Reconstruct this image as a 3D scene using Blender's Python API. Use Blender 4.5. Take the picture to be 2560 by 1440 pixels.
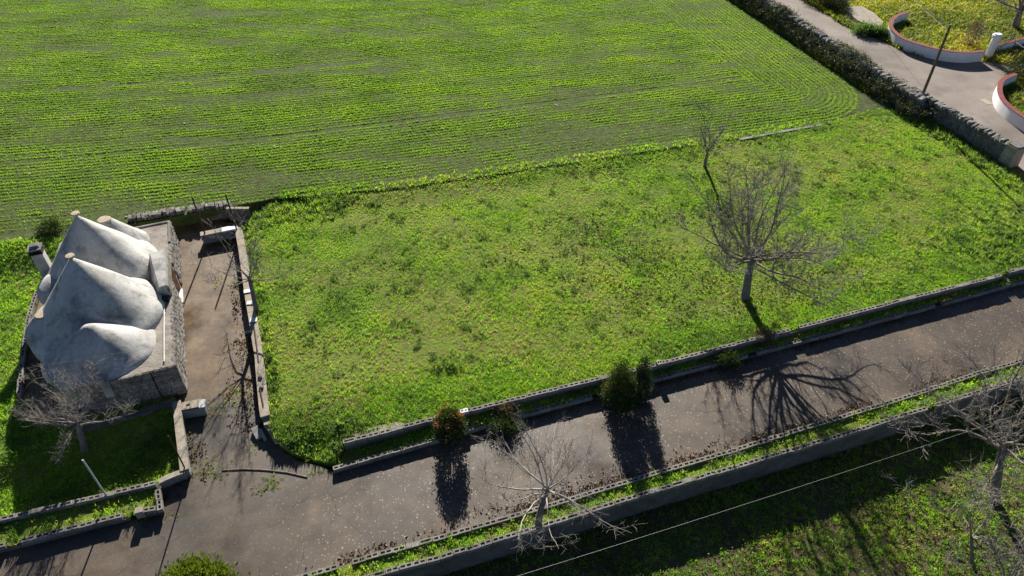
import bpy, bmesh, math, random
import numpy as np
from mathutils import Vector, Matrix
from mathutils.geometry import delaunay_2d_cdt

for o in list(bpy.data.objects): bpy.data.objects.remove(o)
SC = bpy.context.scene
COL = SC.collection
R = math.radians
random.seed(7); rng = np.random.default_rng(7)

# ------------------------------------------------------------------ camera, sky, sun, exposure
CAM_H, PITCH, FPX = 25.0, R(41.0), 1780.0          # drone 25 m above the drive
cam_d = bpy.data.cameras.new('camera'); cam = bpy.data.objects.new('camera', cam_d); COL.objects.link(cam)
cam.location = (0, 0, CAM_H); cam.rotation_euler = (math.pi/2 - PITCH, 0, 0)
cam_d.sensor_width = 36.0; cam_d.lens = 36.0*FPX/2560.0; cam_d.clip_start = 0.5; cam_d.clip_end = 2000
SC.camera = cam
SUN_AZ, SUN_EL = R(-5.0), R(26.0)
world = bpy.data.worlds.new('World'); SC.world = world; world.use_nodes = True
wn = world.node_tree; wn.nodes.clear()
w_out = wn.nodes.new('ShaderNodeOutputWorld'); w_bg = wn.nodes.new('ShaderNodeBackground'); w_sky = wn.nodes.new('ShaderNodeTexSky')
w_sky.sky_type = 'NISHITA'; w_sky.sun_disc = False; w_sky.sun_elevation = SUN_EL; w_sky.sun_rotation = SUN_AZ
w_bg.inputs[1].default_value = 0.05
w_sky.air_density = 0.5; w_sky.dust_density = 0.2; w_sky.ozone_density = 2.0; w_sky.altitude = 400
wn.links.new(w_sky.outputs[0], w_bg.inputs[0]); wn.links.new(w_bg.outputs[0], w_out.inputs[0])
sun_d = bpy.data.lights.new('sun', 'SUN'); sun_d.energy = 5.0; sun_d.angle = R(0.5); sun_d.color = (1.0, 0.93, 0.82)
sun = bpy.data.objects.new('sun', sun_d); COL.objects.link(sun)
sun_dir = Vector((math.sin(SUN_AZ)*math.cos(SUN_EL), math.cos(SUN_AZ)*math.cos(SUN_EL), math.sin(SUN_EL)))
sun.rotation_euler = sun_dir.to_track_quat('Z', 'Y').to_euler(); sun.location = (0, 60, 60)
vs = SC.view_settings
vs.view_transform = 'Standard'; vs.look = 'None'; vs.gamma = 1.0; vs.use_curve_mapping = False; vs.exposure = 1.05
SC.render.engine = 'CYCLES'
SC.cycles.max_bounces = 5; SC.cycles.diffuse_bounces = 2; SC.cycles.glossy_bounces = 2; SC.cycles.transmission_bounces = 3

# ------------------------------------------------------------------ survey: picture points to places on the ground
_c, _s = math.cos(PITCH), math.sin(PITCH)
def G(px, py, z=0.0):
    u = (px-1280.0)/FPX; v = -(py-720.0)/FPX
    d = Vector((u, _c + v*_s, -_s + v*_c)); t = (z-CAM_H)/d.z
    return Vector((d.x*t, d.y*t, z))
def sstep(a, b, x):
    t = np.clip((np.asarray(x, float)-a)/(b-a), 0, 1); return t*t*(3-2*t)
BANK = None
def zlawn(x, y):
    z = 0.44 + 0.28*sstep(2, 26, x)*sstep(24, 46, y)
    if BANK is not None:                                  # the lawn rises to the field along their common edge
        d = np.interp(x, BANK[0], BANK[1])-np.asarray(y); z = z+(Z_FIELD-.05-z)*.8*sstep(2.0, .1, d)*sstep(-13.0, -11.5, x)
    return z
def GF(px, py, zf):
    z = 0.4
    for _ in range(6):
        p = G(px, py, z); z = float(zf(p.x, p.y))
    return Vector((p.x, p.y, z))
Z_FIELD, Z_DRIVE, Z_ORCH = 0.72, 0.0, -1.05
def GL(px, py): return GF(px, py, zlawn)
def gpts(lst, z): return [G(a, b, z) for a, b in lst]

# ------------------------------------------------------------------ noise in numpy
def vnoise(x, y, scale, seed=0):
    r = np.random.default_rng(seed); T = r.random((257, 257))
    x = np.asarray(x, float)/scale + 1000.37; y = np.asarray(y, float)/scale + 1000.71
    xi = np.floor(x).astype(int); yi = np.floor(y).astype(int); fx = x-xi; fy = y-yi
    fx = fx*fx*(3-2*fx); fy = fy*fy*(3-2*fy)
    a = T[xi % 256, yi % 256]; b = T[(xi+1) % 256, yi % 256]; c = T[xi % 256, (yi+1) % 256]; d = T[(xi+1) % 256, (yi+1) % 256]
    return (a*(1-fx)+b*fx)*(1-fy) + (c*(1-fx)+d*fx)*fy
def fnoise(x, y, scale, seed=0):
    return 0.55*vnoise(x, y, scale, seed)+0.3*vnoise(x, y, scale/2.3, seed+1)+0.15*vnoise(x, y, scale/5, seed+2)
def inside(x, y, poly):
    x = np.asarray(x); y = np.asarray(y); res = np.zeros(x.shape, bool); n = len(poly)
    for i in range(n):
        x1, y1 = poly[i][0], poly[i][1]; x2, y2 = poly[(i+1) % n][0], poly[(i+1) % n][1]
        if y1 == y2: continue
        res ^= ((y1 > y) != (y2 > y)) & (x < (x2-x1)*(y-y1)/(y2-y1)+x1)
    return res
def in_view(x, y, z=0.0, m=150, mside=330):
    d = y*_c + (CAM_H-z)*_s; up = y*_s - (CAM_H-z)*_c
    px = 1280+FPX*x/d; py = 720-FPX*up/d
    return (px > -mside) & (px < 2560+mside) & (py > -m) & (py < 1440+m)

# ------------------------------------------------------------------ material helpers
def mat(name):
    m = bpy.data.materials.new(name); m.use_nodes = True
    nt = m.node_tree; nt.nodes.clear()
    return m, nt
def N(nt, t, **kw):
    n = nt.nodes.new(t)
    for k, v in kw.items():
        if k.startswith('i_'):
            key = k[2:]; key = int(key) if key.isdigit() else key.replace('_', ' ')
            n.inputs[key].default_value = v
        else: setattr(n, k, v)
    return n
def L(nt, a, b): nt.links.new(a, b)
def rgba(c): return (c[0], c[1], c[2], 1.0)
def pos(nt): return N(nt, 'ShaderNodeNewGeometry').outputs['Position']
def noise(nt, vec, scale, detail=4.0, rough=0.55, dist=0.0):
    n = N(nt, 'ShaderNodeTexNoise'); n.inputs['Scale'].default_value = scale; n.inputs['Detail'].default_value = detail
    n.inputs['Roughness'].default_value = rough; n.inputs['Distortion'].default_value = dist
    if vec is not None: L(nt, vec, n.inputs['Vector'])
    return n.outputs['Fac']
def ramp(nt, fac, stops):
    r = N(nt, 'ShaderNodeValToRGB'); e = r.color_ramp.elements
    while len(e) < len(stops): e.new(0.5)
    for el, (p, c) in zip(e, stops):
        el.position = p; el.color = rgba(c) if not isinstance(c, (int, float)) else (c, c, c, 1)
    L(nt, fac, r.inputs[0]); return r.outputs[0]
def mix(nt, fac, a, b, mode='MIX'):
    m = N(nt, 'ShaderNodeMix', data_type='RGBA', blend_type=mode)
    for s, v in ((0, fac), (6, a), (7, b)):
        if isinstance(v, (int, float)): m.inputs[s].default_value = v
        elif isinstance(v, tuple): m.inputs[s].default_value = rgba(v)
        else: L(nt, v, m.inputs[s])
    return m.outputs[2]
def math_(nt, op, a, b=None):
    m = N(nt, 'ShaderNodeMath', operation=op)
    for s, v in ((0, a), (1, b)):
        if v is None: continue
        if isinstance(v, (int, float)): m.inputs[s].default_value = v
        else: L(nt, v, m.inputs[s])
    return m.outputs[0]
def bump(nt, h, strength=0.5, dist=0.02):
    b = N(nt, 'ShaderNodeBump'); b.inputs['Strength'].default_value = strength; b.inputs['Distance'].default_value = dist
    L(nt, h, b.inputs['Height']); return b.outputs[0]
def finish(nt, col, rough=0.85, nrm=None, spec=0.3, metal=0.0):
    p = N(nt, 'ShaderNodeBsdfPrincipled'); o = N(nt, 'ShaderNodeOutputMaterial')
    if isinstance(col, tuple): p.inputs['Base Color'].default_value = rgba(col)
    else: L(nt, col, p.inputs['Base Color'])
    if isinstance(rough, (int, float)): p.inputs['Roughness'].default_value = rough
    else: L(nt, rough, p.inputs['Roughness'])
    p.inputs['Specular IOR Level'].default_value = spec; p.inputs['Metallic'].default_value = metal
    if nrm is not None: L(nt, nrm, p.inputs['Normal'])
    L(nt, p.outputs[0], o.inputs[0]); return p
def objrand(nt): return N(nt, 'ShaderNodeObjectInfo').outputs['Random']

def simple(name, c1, c2, scale=3.0, rough=0.85, bs=0.4, bd=0.02, rnd=0.0, spec=0.3, metal=0.0, fine=None):
    m, nt = mat(name); P = pos(nt)
    f = noise(nt, P, scale, 6, 0.6)
    col = ramp(nt, f, [(0.3, c1), (0.7, c2)])
    if fine:
        f2 = noise(nt, P, fine, 3, 0.6); col = mix(nt, 0.6, col, ramp(nt, f2, [(0.3, 0.45), (0.7, 1.0)]), 'MULTIPLY')
    if rnd:
        v = ramp(nt, objrand(nt), [(0.0, 1.0-rnd), (1.0, 1.0)]); col = mix(nt, 1.0, col, v, 'MULTIPLY')
    finish(nt, col, rough, bump(nt, noise(nt, P, scale*6, 5, 0.65), bs, bd), spec, metal)
    return m

M = {}
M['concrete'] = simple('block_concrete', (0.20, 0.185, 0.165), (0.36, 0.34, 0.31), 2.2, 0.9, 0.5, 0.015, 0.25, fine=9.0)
M['wallface'] = simple('stained_shaded_block_face', (0.085, 0.075, 0.062), (0.20, 0.18, 0.155), 1.1, 0.95, 0.5, 0.02, fine=6.0)  # stains, plus the shade of the wall faces darkened into the colour
M['cap'] = simple('cap_concrete', (0.30, 0.26, 0.20), (0.46, 0.41, 0.33), 1.8, 0.9, 0.5, 0.015, fine=8.0)
M['greyblock'] = simple('grey_block', (0.22, 0.22, 0.21), (0.36, 0.36, 0.34), 4.0, 0.9, 0.4, 0.01, 0.2)
M['stone'] = simple('limestone', (0.17, 0.16, 0.15), (0.40, 0.38, 0.35), 2.5, 0.92, 0.6, 0.03, 0.4, fine=10.0)
M['housestone'] = simple('house_stone', (0.20, 0.185, 0.165), (0.42, 0.39, 0.345), 2.0, 0.92, 0.6, 0.02, 0.35, fine=8.0)
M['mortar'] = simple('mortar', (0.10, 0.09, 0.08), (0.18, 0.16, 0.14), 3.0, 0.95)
M['bark'] = simple('bark', (0.12, 0.10, 0.085), (0.26, 0.235, 0.21), 9.0, 0.95, 0.8, 0.02)
M['twig'] = simple('twig_bark', (0.17, 0.15, 0.132), (0.31, 0.285, 0.26), 6.0, 0.9, 0.2, 0.01)
M['paletwig'] = simple('pale_twig_bark', (0.30, 0.275, 0.24), (0.46, 0.43, 0.38), 6.0, 0.9, 0.2, 0.01)
M['iron'] = simple('rusty_iron', (0.035, 0.022, 0.016), (0.085, 0.045, 0.028), 8.0, 0.75)
M['dark'] = simple('dark_opening', (0.012, 0.012, 0.014), (0.03, 0.028, 0.027), 3.0, 0.9)
M['white'] = simple('white_paint', (0.72, 0.72, 0.72), (0.84, 0.84, 0.84), 2.0, 0.7, 0.2, 0.01)
M['red'] = simple('red_coping', (0.17, 0.042, 0.038), (0.25, 0.07, 0.062), 2.0, 0.8, 0.3, 0.01)
M['wood'] = simple('pole_wood', (0.10, 0.075, 0.045), (0.20, 0.155, 0.10), 6.0, 0.9, 0.5, 0.01)
M['galv'] = simple('galvanised', (0.42, 0.43, 0.43), (0.55, 0.56, 0.56), 5.0, 0.5, 0.1, 0.005)
M['wire'] = simple('wire', (0.24, 0.24, 0.24), (0.30, 0.30, 0.30), 5.0, 0.5, 0.0, 0.005)
M['tan'] = simple('tan_tile', (0.40, 0.29, 0.19), (0.55, 0.42, 0.30), 4.0, 0.85, 0.3, 0.01, 0.25)
M['pinn'] = simple('pinnacle_stone', (0.34, 0.28, 0.20), (0.50, 0.43, 0.33), 6.0, 0.9)
M['blue'] = simple('blue_card', (0.05, 0.16, 0.36), (0.07, 0.20, 0.42), 6.0, 0.6)
M['soilpath'] = simple('dirt_path', (0.13, 0.10, 0.065), (0.27, 0.21, 0.14), 2.0, 0.95, 0.6, 0.03, fine=12.0)
M['gate'] = simple('gate_metal', (0.02, 0.02, 0.025), (0.04, 0.04, 0.045), 5.0, 0.6)

def m_lichen():
    m, nt = mat('lichen_bark'); P = pos(nt)
    base = ramp(nt, noise(nt, P, 9, 5), [(0.3, (0.13, 0.11, 0.09)), (0.7, (0.27, 0.245, 0.215))])
    f = ramp(nt, noise(nt, P, 1.6, 4), [(0.56, 0.0), (0.66, 0.8)])
    col = mix(nt, f, base, (0.25, 0.16, 0.035))
    finish(nt, col, 0.95, bump(nt, noise(nt, P, 40, 4), 0.6, 0.01)); return m
M['lichen'] = m_lichen()

def m_lime():
    m, nt = mat('aged_limewash'); P = pos(nt)
    big = noise(nt, P, 0.55, 6, 0.62, 0.4)
    col = ramp(nt, big, [(0.28, (0.27, 0.27, 0.265)), (0.45, (0.45, 0.445, 0.43)), (0.62, (0.60, 0.59, 0.56))])
    mp = N(nt, 'ShaderNodeMapping'); mp.inputs['Scale'].default_value = (1.0, 1.0, 0.45); L(nt, P, mp.inputs['Vector']); SV = mp.outputs[0]
    st = ramp(nt, noise(nt, SV, 1.4, 8, 0.7, 0.3), [(0.34, 0.32), (0.52, 1.0)])
    col = mix(nt, 0.75, col, st, 'MULTIPLY')
    fine = ramp(nt, noise(nt, P, 9, 6, 0.7), [(0.30, 0.55), (0.52, 1.0)])
    col = mix(nt, 0.55, col, fine, 'MULTIPLY')
    # rusty blotches and a little yellow lichen
    rb = ramp(nt, noise(nt, P, 0.8, 5, 0.6, 0.3), [(0.70, 0.0), (0.735, 0.75)])
    col = mix(nt, rb, col, (0.16, 0.105, 0.085))
    yl = ramp(nt, noise(nt, P, 0.45, 3, 0.5), [(0.60, 0.0), (0.80, 0.5)])
    col = mix(nt, yl, col, (0.50, 0.46, 0.30))
    finish(nt, col, 0.9, bump(nt, noise(nt, P, 5, 8, 0.65), 0.5, 0.025)); return m
M['lime'] = m_lime()

def m_roofslab():
    m, nt = mat('roof_terrace'); P = pos(nt)
    col = ramp(nt, noise(nt, P, 1.2, 7, 0.65), [(0.3, (0.21, 0.185, 0.155)), (0.7, (0.42, 0.385, 0.34))])
    col = mix(nt, 0.6, col, ramp(nt, noise(nt, P, 10, 5, 0.7), [(0.3, 0.5), (0.6, 1.0)]), 'MULTIPLY')
    finish(nt, col, 0.95, bump(nt, noise(nt, P, 9, 6, 0.7), 0.7, 0.05)); return m
M['roofslab'] = m_roofslab()

def m_soil(name, soil1, soil2, green, gscale, glo, ghi):
    m, nt = mat(name); P = pos(nt)
    s = ramp(nt, noise(nt, P, 1.5, 7, 0.7), [(0.3, soil1), (0.7, soil2)])
    s = mix(nt, 0.6, s, ramp(nt, noise(nt, P, 14, 4, 0.7), [(0.3, 0.5), (0.65, 1.0)]), 'MULTIPLY')
    g = ramp(nt, noise(nt, P, gscale, 6, 0.7), [(glo, 0.0), (ghi, 1.0)])
    col = mix(nt, g, s, green)
    finish(nt, col, 0.95, bump(nt, noise(nt, P, 7, 7, 0.7), 0.9, 0.08), 0.15); return m
M['field'] = m_soil('field_soil', (0.042, 0.038, 0.022), (0.085, 0.075, 0.042), (0.085, 0.13, 0.03), 2.5, 0.36, 0.60)
M['lawn'] = m_soil('lawn_ground', (0.11, 0.10, 0.040), (0.20, 0.18, 0.080), (0.16, 0.235, 0.03), 2.2, 0.32, 0.58)
M['orch'] = m_soil('orchard_ground', (0.075, 0.055, 0.035), (0.16, 0.125, 0.085), (0.065, 0.095, 0.018), 2.0, 0.42, 0.62)
M['roadside'] = m_soil('roadside_ground', (0.10, 0.085, 0.04), (0.19, 0.165, 0.075), (0.10, 0.135, 0.02), 1.5, 0.35, 0.6)

def m_drive():
    m, nt = mat('old_asphalt'); P = pos(nt)
    a = noise(nt, P, 0.28, 5, 0.55, 0.4)
    col = ramp(nt, a, [(0.30, (0.046, 0.039, 0.034)), (0.44, (0.078, 0.062, 0.049)), (0.56, (0.108, 0.083, 0.062)), (0.72, (0.155, 0.117, 0.082))])
    col = mix(nt, 0.55, col, ramp(nt, noise(nt, P, 16, 5, 0.75), [(0.3, 0.55), (0.7, 1.0)]), 'MULTIPLY')
    col = mix(nt, 0.8, col, ramp(nt, noise(nt, P, 1.3, 7, 0.72, 0.6), [(0.30, 0.55), (0.5, 0.95), (0.7, 1.25)]), 'MULTIPLY')
    red = ramp(nt, noise(nt, P, 0.55, 4, 0.6), [(0.62, 0.0), (0.78, 0.55)])
    col = mix(nt, red, col, (0.20, 0.125, 0.08))
    # cracks
    wv = N(nt, 'ShaderNodeVectorMath', operation='ADD')
    nz = N(nt, 'ShaderNodeTexNoise'); nz.inputs['Scale'].default_value = 0.9; nz.inputs['Detail'].default_value = 4; L(nt, P, nz.inputs['Vector'])
    L(nt, P, wv.inputs[0]); L(nt, nz.outputs['Color'], wv.inputs[1])
    v = N(nt, 'ShaderNodeTexVoronoi', feature='DISTANCE_TO_EDGE'); v.inputs['Scale'].default_value = 0.33; L(nt, wv.outputs[0], v.inputs['Vector'])
    crack = ramp(nt, v.outputs['Distance'], [(0.004, 1.0), (0.012, 0.0)])
    crack = math_(nt, 'MULTIPLY', crack, ramp(nt, noise(nt, P, 0.4, 3), [(0.48, 0.0), (0.56, 1.0)]))
    col = mix(nt, crack, col, (0.035, 0.030, 0.026))
    # yard: worn brown concrete, blended by attribute
    at = N(nt, 'ShaderNodeAttribute', attribute_name='yard')
    ya = ramp(nt, noise(nt, P, 0.8, 7, 0.65), [(0.30, (0.038, 0.023, 0.012)), (0.44, (0.080, 0.047, 0.020)), (0.57, (0.128, 0.080, 0.036)), (0.70, (0.165, 0.115, 0.062)), (0.82, (0.24, 0.185, 0.12))])
    ya = mix(nt, 0.85, ya, ramp(nt, noise(nt, P, 4.5, 8, 0.78, 0.5), [(0.34, 0.42), (0.50, 1.0), (0.66, 1.35)]), 'MULTIPLY')
    yf = math_(nt, 'ADD', at.outputs['Fac'], math_(nt, 'MULTIPLY', math_(nt, 'SUBTRACT', noise(nt, P, 0.9, 5), 0.5), 1.2))
    yf = ramp(nt, yf, [(0.40, 0.0), (0.62, 1.0)])
    col = mix(nt, yf, col, ya)
    # lichen spots
    spots = None
    for sc_, rr, seed in ((5.2, 0.20, 0.0), (7.0, 0.22, 31.7), (9.0, 0.24, 77.7)):
        mp = N(nt, 'ShaderNodeMapping'); mp.inputs['Location'].default_value = (seed, seed*1.7, 0); mp.inputs['Scale'].default_value = (1, 1, 0); L(nt, P, mp.inputs['Vector'])
        wz = N(nt, 'ShaderNodeVectorMath', operation='SCALE'); n3 = N(nt, 'ShaderNodeTexNoise'); n3.inputs['Scale'].default_value = 9; L(nt, P, n3.inputs['Vector']); L(nt, n3.outputs['Color'], wz.inputs[0]); wz.inputs['Scale'].default_value = 0.09
        ad = N(nt, 'ShaderNodeVectorMath', operation='ADD'); L(nt, mp.outputs[0], ad.inputs[0]); L(nt, wz.outputs[0], ad.inputs[1])
        vo = N(nt, 'ShaderNodeTexVoronoi', feature='F1'); vo.inputs['Scale'].default_value = sc_; L(nt, ad.outputs[0], vo.inputs['Vector'])
        sep = N(nt, 'ShaderNodeSeparateColor'); L(nt, vo.outputs['Color'], sep.inputs[0])
        r_ = math_(nt, 'MULTIPLY', sep.outputs[0], rr)
        s_ = math_(nt, 'LESS_THAN', vo.outputs['Distance'], r_)
        s_ = math_(nt, 'MULTIPLY', s_, math_(nt, 'GREATER_THAN', sep.outputs[1], 0.18))
        spots = s_ if spots is None else math_(nt, 'MAXIMUM', spots, s_)
    dens = ramp(nt, noise(nt, P, 0.35, 4, 0.65), [(0.30, 0.0), (0.40, 1.0)])
    spots = math_(nt, 'MULTIPLY', spots, dens)
    ats = N(nt, 'ShaderNodeAttribute', attribute_name='spots')
    spots = math_(nt, 'MULTIPLY', spots, ats.outputs['Fac'])
    col = mix(nt, math_(nt, 'MULTIPLY', spots, 0.75), col, (0.36, 0.305, 0.20))
    rough = ramp(nt, noise(nt, P, 0.22, 4, 0.6), [(0.36, 0.30), (0.58, 0.70)])
    finish(nt, col, rough, bump(nt, noise(nt, P, 22, 5, 0.7), 0.45, 0.012), 0.45); return m
M['drive'] = m_drive()

def m_road():
    m, nt = mat('lane_asphalt'); P = pos(nt)
    col = ramp(nt, noise(nt, P, 0.35, 6, 0.6), [(0.3, (0.185, 0.155, 0.135)), (0.7, (0.30, 0.255, 0.225))])
    col = mix(nt, 0.5, col, ramp(nt, noise(nt, P, 9, 5, 0.7), [(0.3, 0.6), (0.6, 1.0)]), 'MULTIPLY')
    dk = ramp(nt, noise(nt, P, 0.22, 4, 0.6), [(0.52, 0.0), (0.68, 0.8)])
    col = mix(nt, dk, col, (0.12, 0.105, 0.085))
    finish(nt, col, 0.8, bump(nt, noise(nt, P, 15, 5), 0.4, 0.02), 0.4); return m
M['road'] = m_road()

def m_leaf(name, stops, rnd_stops=None, transl=0.55, patch=0.5, tint=False, rough=0.55):
    """thin leaf: diffuse + translucent; colour patches by place, small changes leaf by leaf"""
    m, nt = mat(name); P = pos(nt)
    f = noise(nt, P, patch, 5, 0.6)
    rr = objrand(nt)
    f = math_(nt, 'ADD', f, math_(nt, 'MULTIPLY', math_(nt, 'SUBTRACT', rr, 0.5), 0.30))
    if tint:
        at = N(nt, 'ShaderNodeAttribute', attribute_name='tint', attribute_type='INSTANCER')
        f = math_(nt, 'ADD', f, math_(nt, 'SUBTRACT', at.outputs['Fac'], 0.5))
    col = ramp(nt, f, stops)
    d = N(nt, 'ShaderNodeBsdfPrincipled'); L(nt, col, d.inputs['Base Color']); d.inputs['Roughness'].default_value = rough; d.inputs['Specular IOR Level'].default_value = 0.25
    t = N(nt, 'ShaderNodeBsdfTranslucent'); L(nt, mix(nt, 1.0, mix(nt, 1.0, col, col, 'ADD'), (0.95, 0.92, 0.45), 'MULTIPLY'), t.inputs[0])
    x = N(nt, 'ShaderNodeMixShader'); x.inputs[0].default_value = transl
    L(nt, d.outputs[0], x.inputs[1]); L(nt, t.outputs[0], x.inputs[2])
    o = N(nt, 'ShaderNodeOutputMaterial'); L(nt, x.outputs[0], o.inputs[0]); return m
M['grass'] = m_leaf('grass_blade', [(0.20, (0.11, 0.19, 0.055)), (0.36, (0.155, 0.295, 0.045)), (0.52, (0.22, 0.395, 0.045)), (0.68, (0.28, 0.415, 0.05)), (0.90, (0.35, 0.385, 0.10))], tint=True)
M['drygrass'] = m_leaf('dry_grass_blade', [(0.3, (0.20, 0.195, 0.075)), (0.5, (0.30, 0.29, 0.115)), (0.7, (0.38, 0.36, 0.17))], tint=True)
M['crop'] = m_leaf('crop_blade', [(0.22, (0.10, 0.165, 0.055)), (0.42, (0.135, 0.24, 0.045)), (0.6, (0.175, 0.305, 0.045)), (0.8, (0.23, 0.35, 0.055))], tint=True, patch=0.25)
M['lush'] = m_leaf('lush_blade', [(0.3, (0.07, 0.125, 0.045)), (0.5, (0.115, 0.19, 0.055)), (0.7, (0.185, 0.265, 0.075))], tint=True)
M['weed'] = m_leaf('yellow_weed', [(0.3, (0.13, 0.18, 0.03)), (0.50, (0.22, 0.27, 0.03)), (0.68, (0.29, 0.32, 0.03)), (0.90, (0.42, 0.36, 0.025))], tint=True, patch=0.3)
M['evergreen'] = m_leaf('evergreen_leaf', [(0.3, (0.025, 0.045, 0.012)), (0.6, (0.045, 0.075, 0.018))], transl=0.25, patch=3.0)
M['cypress'] = m_leaf('conifer_leaf', [(0.3, (0.018, 0.036, 0.016)), (0.6, (0.032, 0.056, 0.02))], transl=0.15, patch=3.0)
M['redleaf'] = m_leaf('red_leaf', [(0.3, (0.17, 0.05, 0.03)), (0.55, (0.26, 0.075, 0.055)), (0.7, (0.16, 0.13, 0.05))], transl=0.35, patch=3.0)
M['laurel'] = m_leaf('glossy_leaf', [(0.3, (0.065, 0.095, 0.012)), (0.5, (0.11, 0.155, 0.02)), (0.7, (0.19, 0.22, 0.035))], transl=0.35, patch=2.0, rough=0.3)
M['bramble'] = m_leaf('bramble_leaf', [(0.3, (0.030, 0.045, 0.020)), (0.55, (0.065, 0.080, 0.045)), (0.75, (0.13, 0.135, 0.095))], transl=0.2, patch=0.9)
M['deadleaf'] = m_leaf('dead_leaf', [(0.3, (0.060, 0.038, 0.026)), (0.5, (0.120, 0.078, 0.052)), (0.7, (0.22, 0.165, 0.115))], transl=0.1, patch=6.0)

# ------------------------------------------------------------------ object helpers
def link(o, parent=None, col=COL):
    col.objects.link(o)
    if parent is not None: o.parent = parent
    return o
def tag(o, label, cat=None, group=None, kind=None):
    o['label'] = label
    if cat: o['category'] = cat
    if group: o['group'] = group
    if kind or cat: o['kind'] = kind or 'thing'
    return o
def empty(name, loc, rz=0.0):
    o = bpy.data.objects.new(name, None); COL.objects.link(o); o.location = loc; o.rotation_euler = (0, 0, rz); o.empty_display_size = 0.2
    return o
def meshobj(name, verts, faces, m, parent=None, smooth=False):
    me = bpy.data.meshes.new(name); me.from_pydata([tuple(v) for v in verts], [], [tuple(f) for f in faces]); me.update()
    if m is not None: me.materials.append(m)
    if smooth: me.polygons.foreach_set('use_smooth', [True]*len(me.polygons))
    return link(bpy.data.objects.new(name, me), parent)
def arrmesh(name, V, F, m):
    """V (n,3), F (k,3|4) numpy"""
    me = bpy.data.meshes.new(name); n = len(V); k, c = F.shape
    me.vertices.add(n); me.vertices.foreach_set('co', np.ascontiguousarray(V, dtype=np.float32).ravel())
    me.loops.add(k*c); me.loops.foreach_set('vertex_index', np.ascontiguousarray(F, dtype=np.int32).ravel())
    me.polygons.add(k); me.polygons.foreach_set('loop_start', np.arange(k, dtype=np.int32)*c)
    try: me.polygons.foreach_set('loop_total', np.full(k, c, dtype=np.int32))
    except Exception: pass
    me.update(calc_edges=True); me.validate()
    if m is not None: me.materials.append(m)
    return me
class MB:
    def __init__(s): s.v = []; s.f = []
    def add(s, vs_, fs):
        b = len(s.v); s.v += [tuple(v) for v in vs_]; s.f += [tuple(i+b for i in f) for f in fs]
    def box(s, x0, x1, y0, y1, z0, z1, taper=0.0):
        t = taper
        s.add([(x0, y0, z0), (x1, y0, z0), (x1, y1, z0), (x0, y1, z0), (x0+t, y0+t, z1), (x1-t, y0+t, z1), (x1-t, y1-t, z1), (x0+t, y1-t, z1)],
              [(3, 2, 1, 0), (4, 5, 6, 7), (0, 1, 5, 4), (1, 2, 6, 5), (2, 3, 7, 6), (3, 0, 4, 7)])
    def tube(s, pts, rad, n=8, cap=True):
        pts = [Vector(p) for p in pts]
        if not hasattr(rad, '__len__'): rad = [rad]*len(pts)
        b = len(s.v)
        for i, p in enumerate(pts):
            d = (pts[min(i+1, len(pts)-1)]-pts[max(i-1, 0)]).normalized()
            a = d.cross(Vector((0, 0, 1)) if abs(d.z) < 0.95 else Vector((1, 0, 0))).normalized(); c = d.cross(a)
            for k in range(n):
                t = 2*math.pi*k/n; s.v.append(tuple(p+(a*math.cos(t)+c*math.sin(t))*rad[i]))
        for i in range(len(pts)-1):
            for k in range(n):
                q = b+i*n; s.f.append((q+k, q+(k+1) % n, q+n+(k+1) % n, q+n+k))
        if cap:
            s.f.append(tuple(b+k for k in reversed(range(n)))); e = b+(len(pts)-1)*n; s.f.append(tuple(e+k for k in range(n)))
    def lathe(s, prof, cx=0, cy=0, n=24, wob=0.0, seed=0):
        r = random.Random(seed); b = len(s.v); ph = [r.uniform(0, 6.28) for _ in range(4)]
        for i, (rr, z) in enumerate(prof):
            for k in range(n):
                t = 2*math.pi*k/n
                w = 1+wob*(math.sin(2*t+ph[0])+0.6*math.sin(3*t+ph[1]+z)+0.4*math.sin(5*t+ph[2]+2*z))
                s.v.append((cx+rr*w*math.cos(t), cy+rr*w*math.sin(t), z+wob*0.4*math.sin(3*t+ph[3])*rr))
        for i in range(len(prof)-1):
            for k in range(n):
                q = b+i*n; s.f.append((q+(k+1) % n, q+k, q+n+k, q+n+(k+1) % n))
        s.f.append(tuple(b+k for k in range(n))); e = b+(len(prof)-1)*n; s.f.append(tuple(e+k for k in reversed(range(n))))
    def obj(s, name, m, parent=None, smooth=False): return meshobj(name, s.v, s.f, m, parent, smooth)

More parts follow.
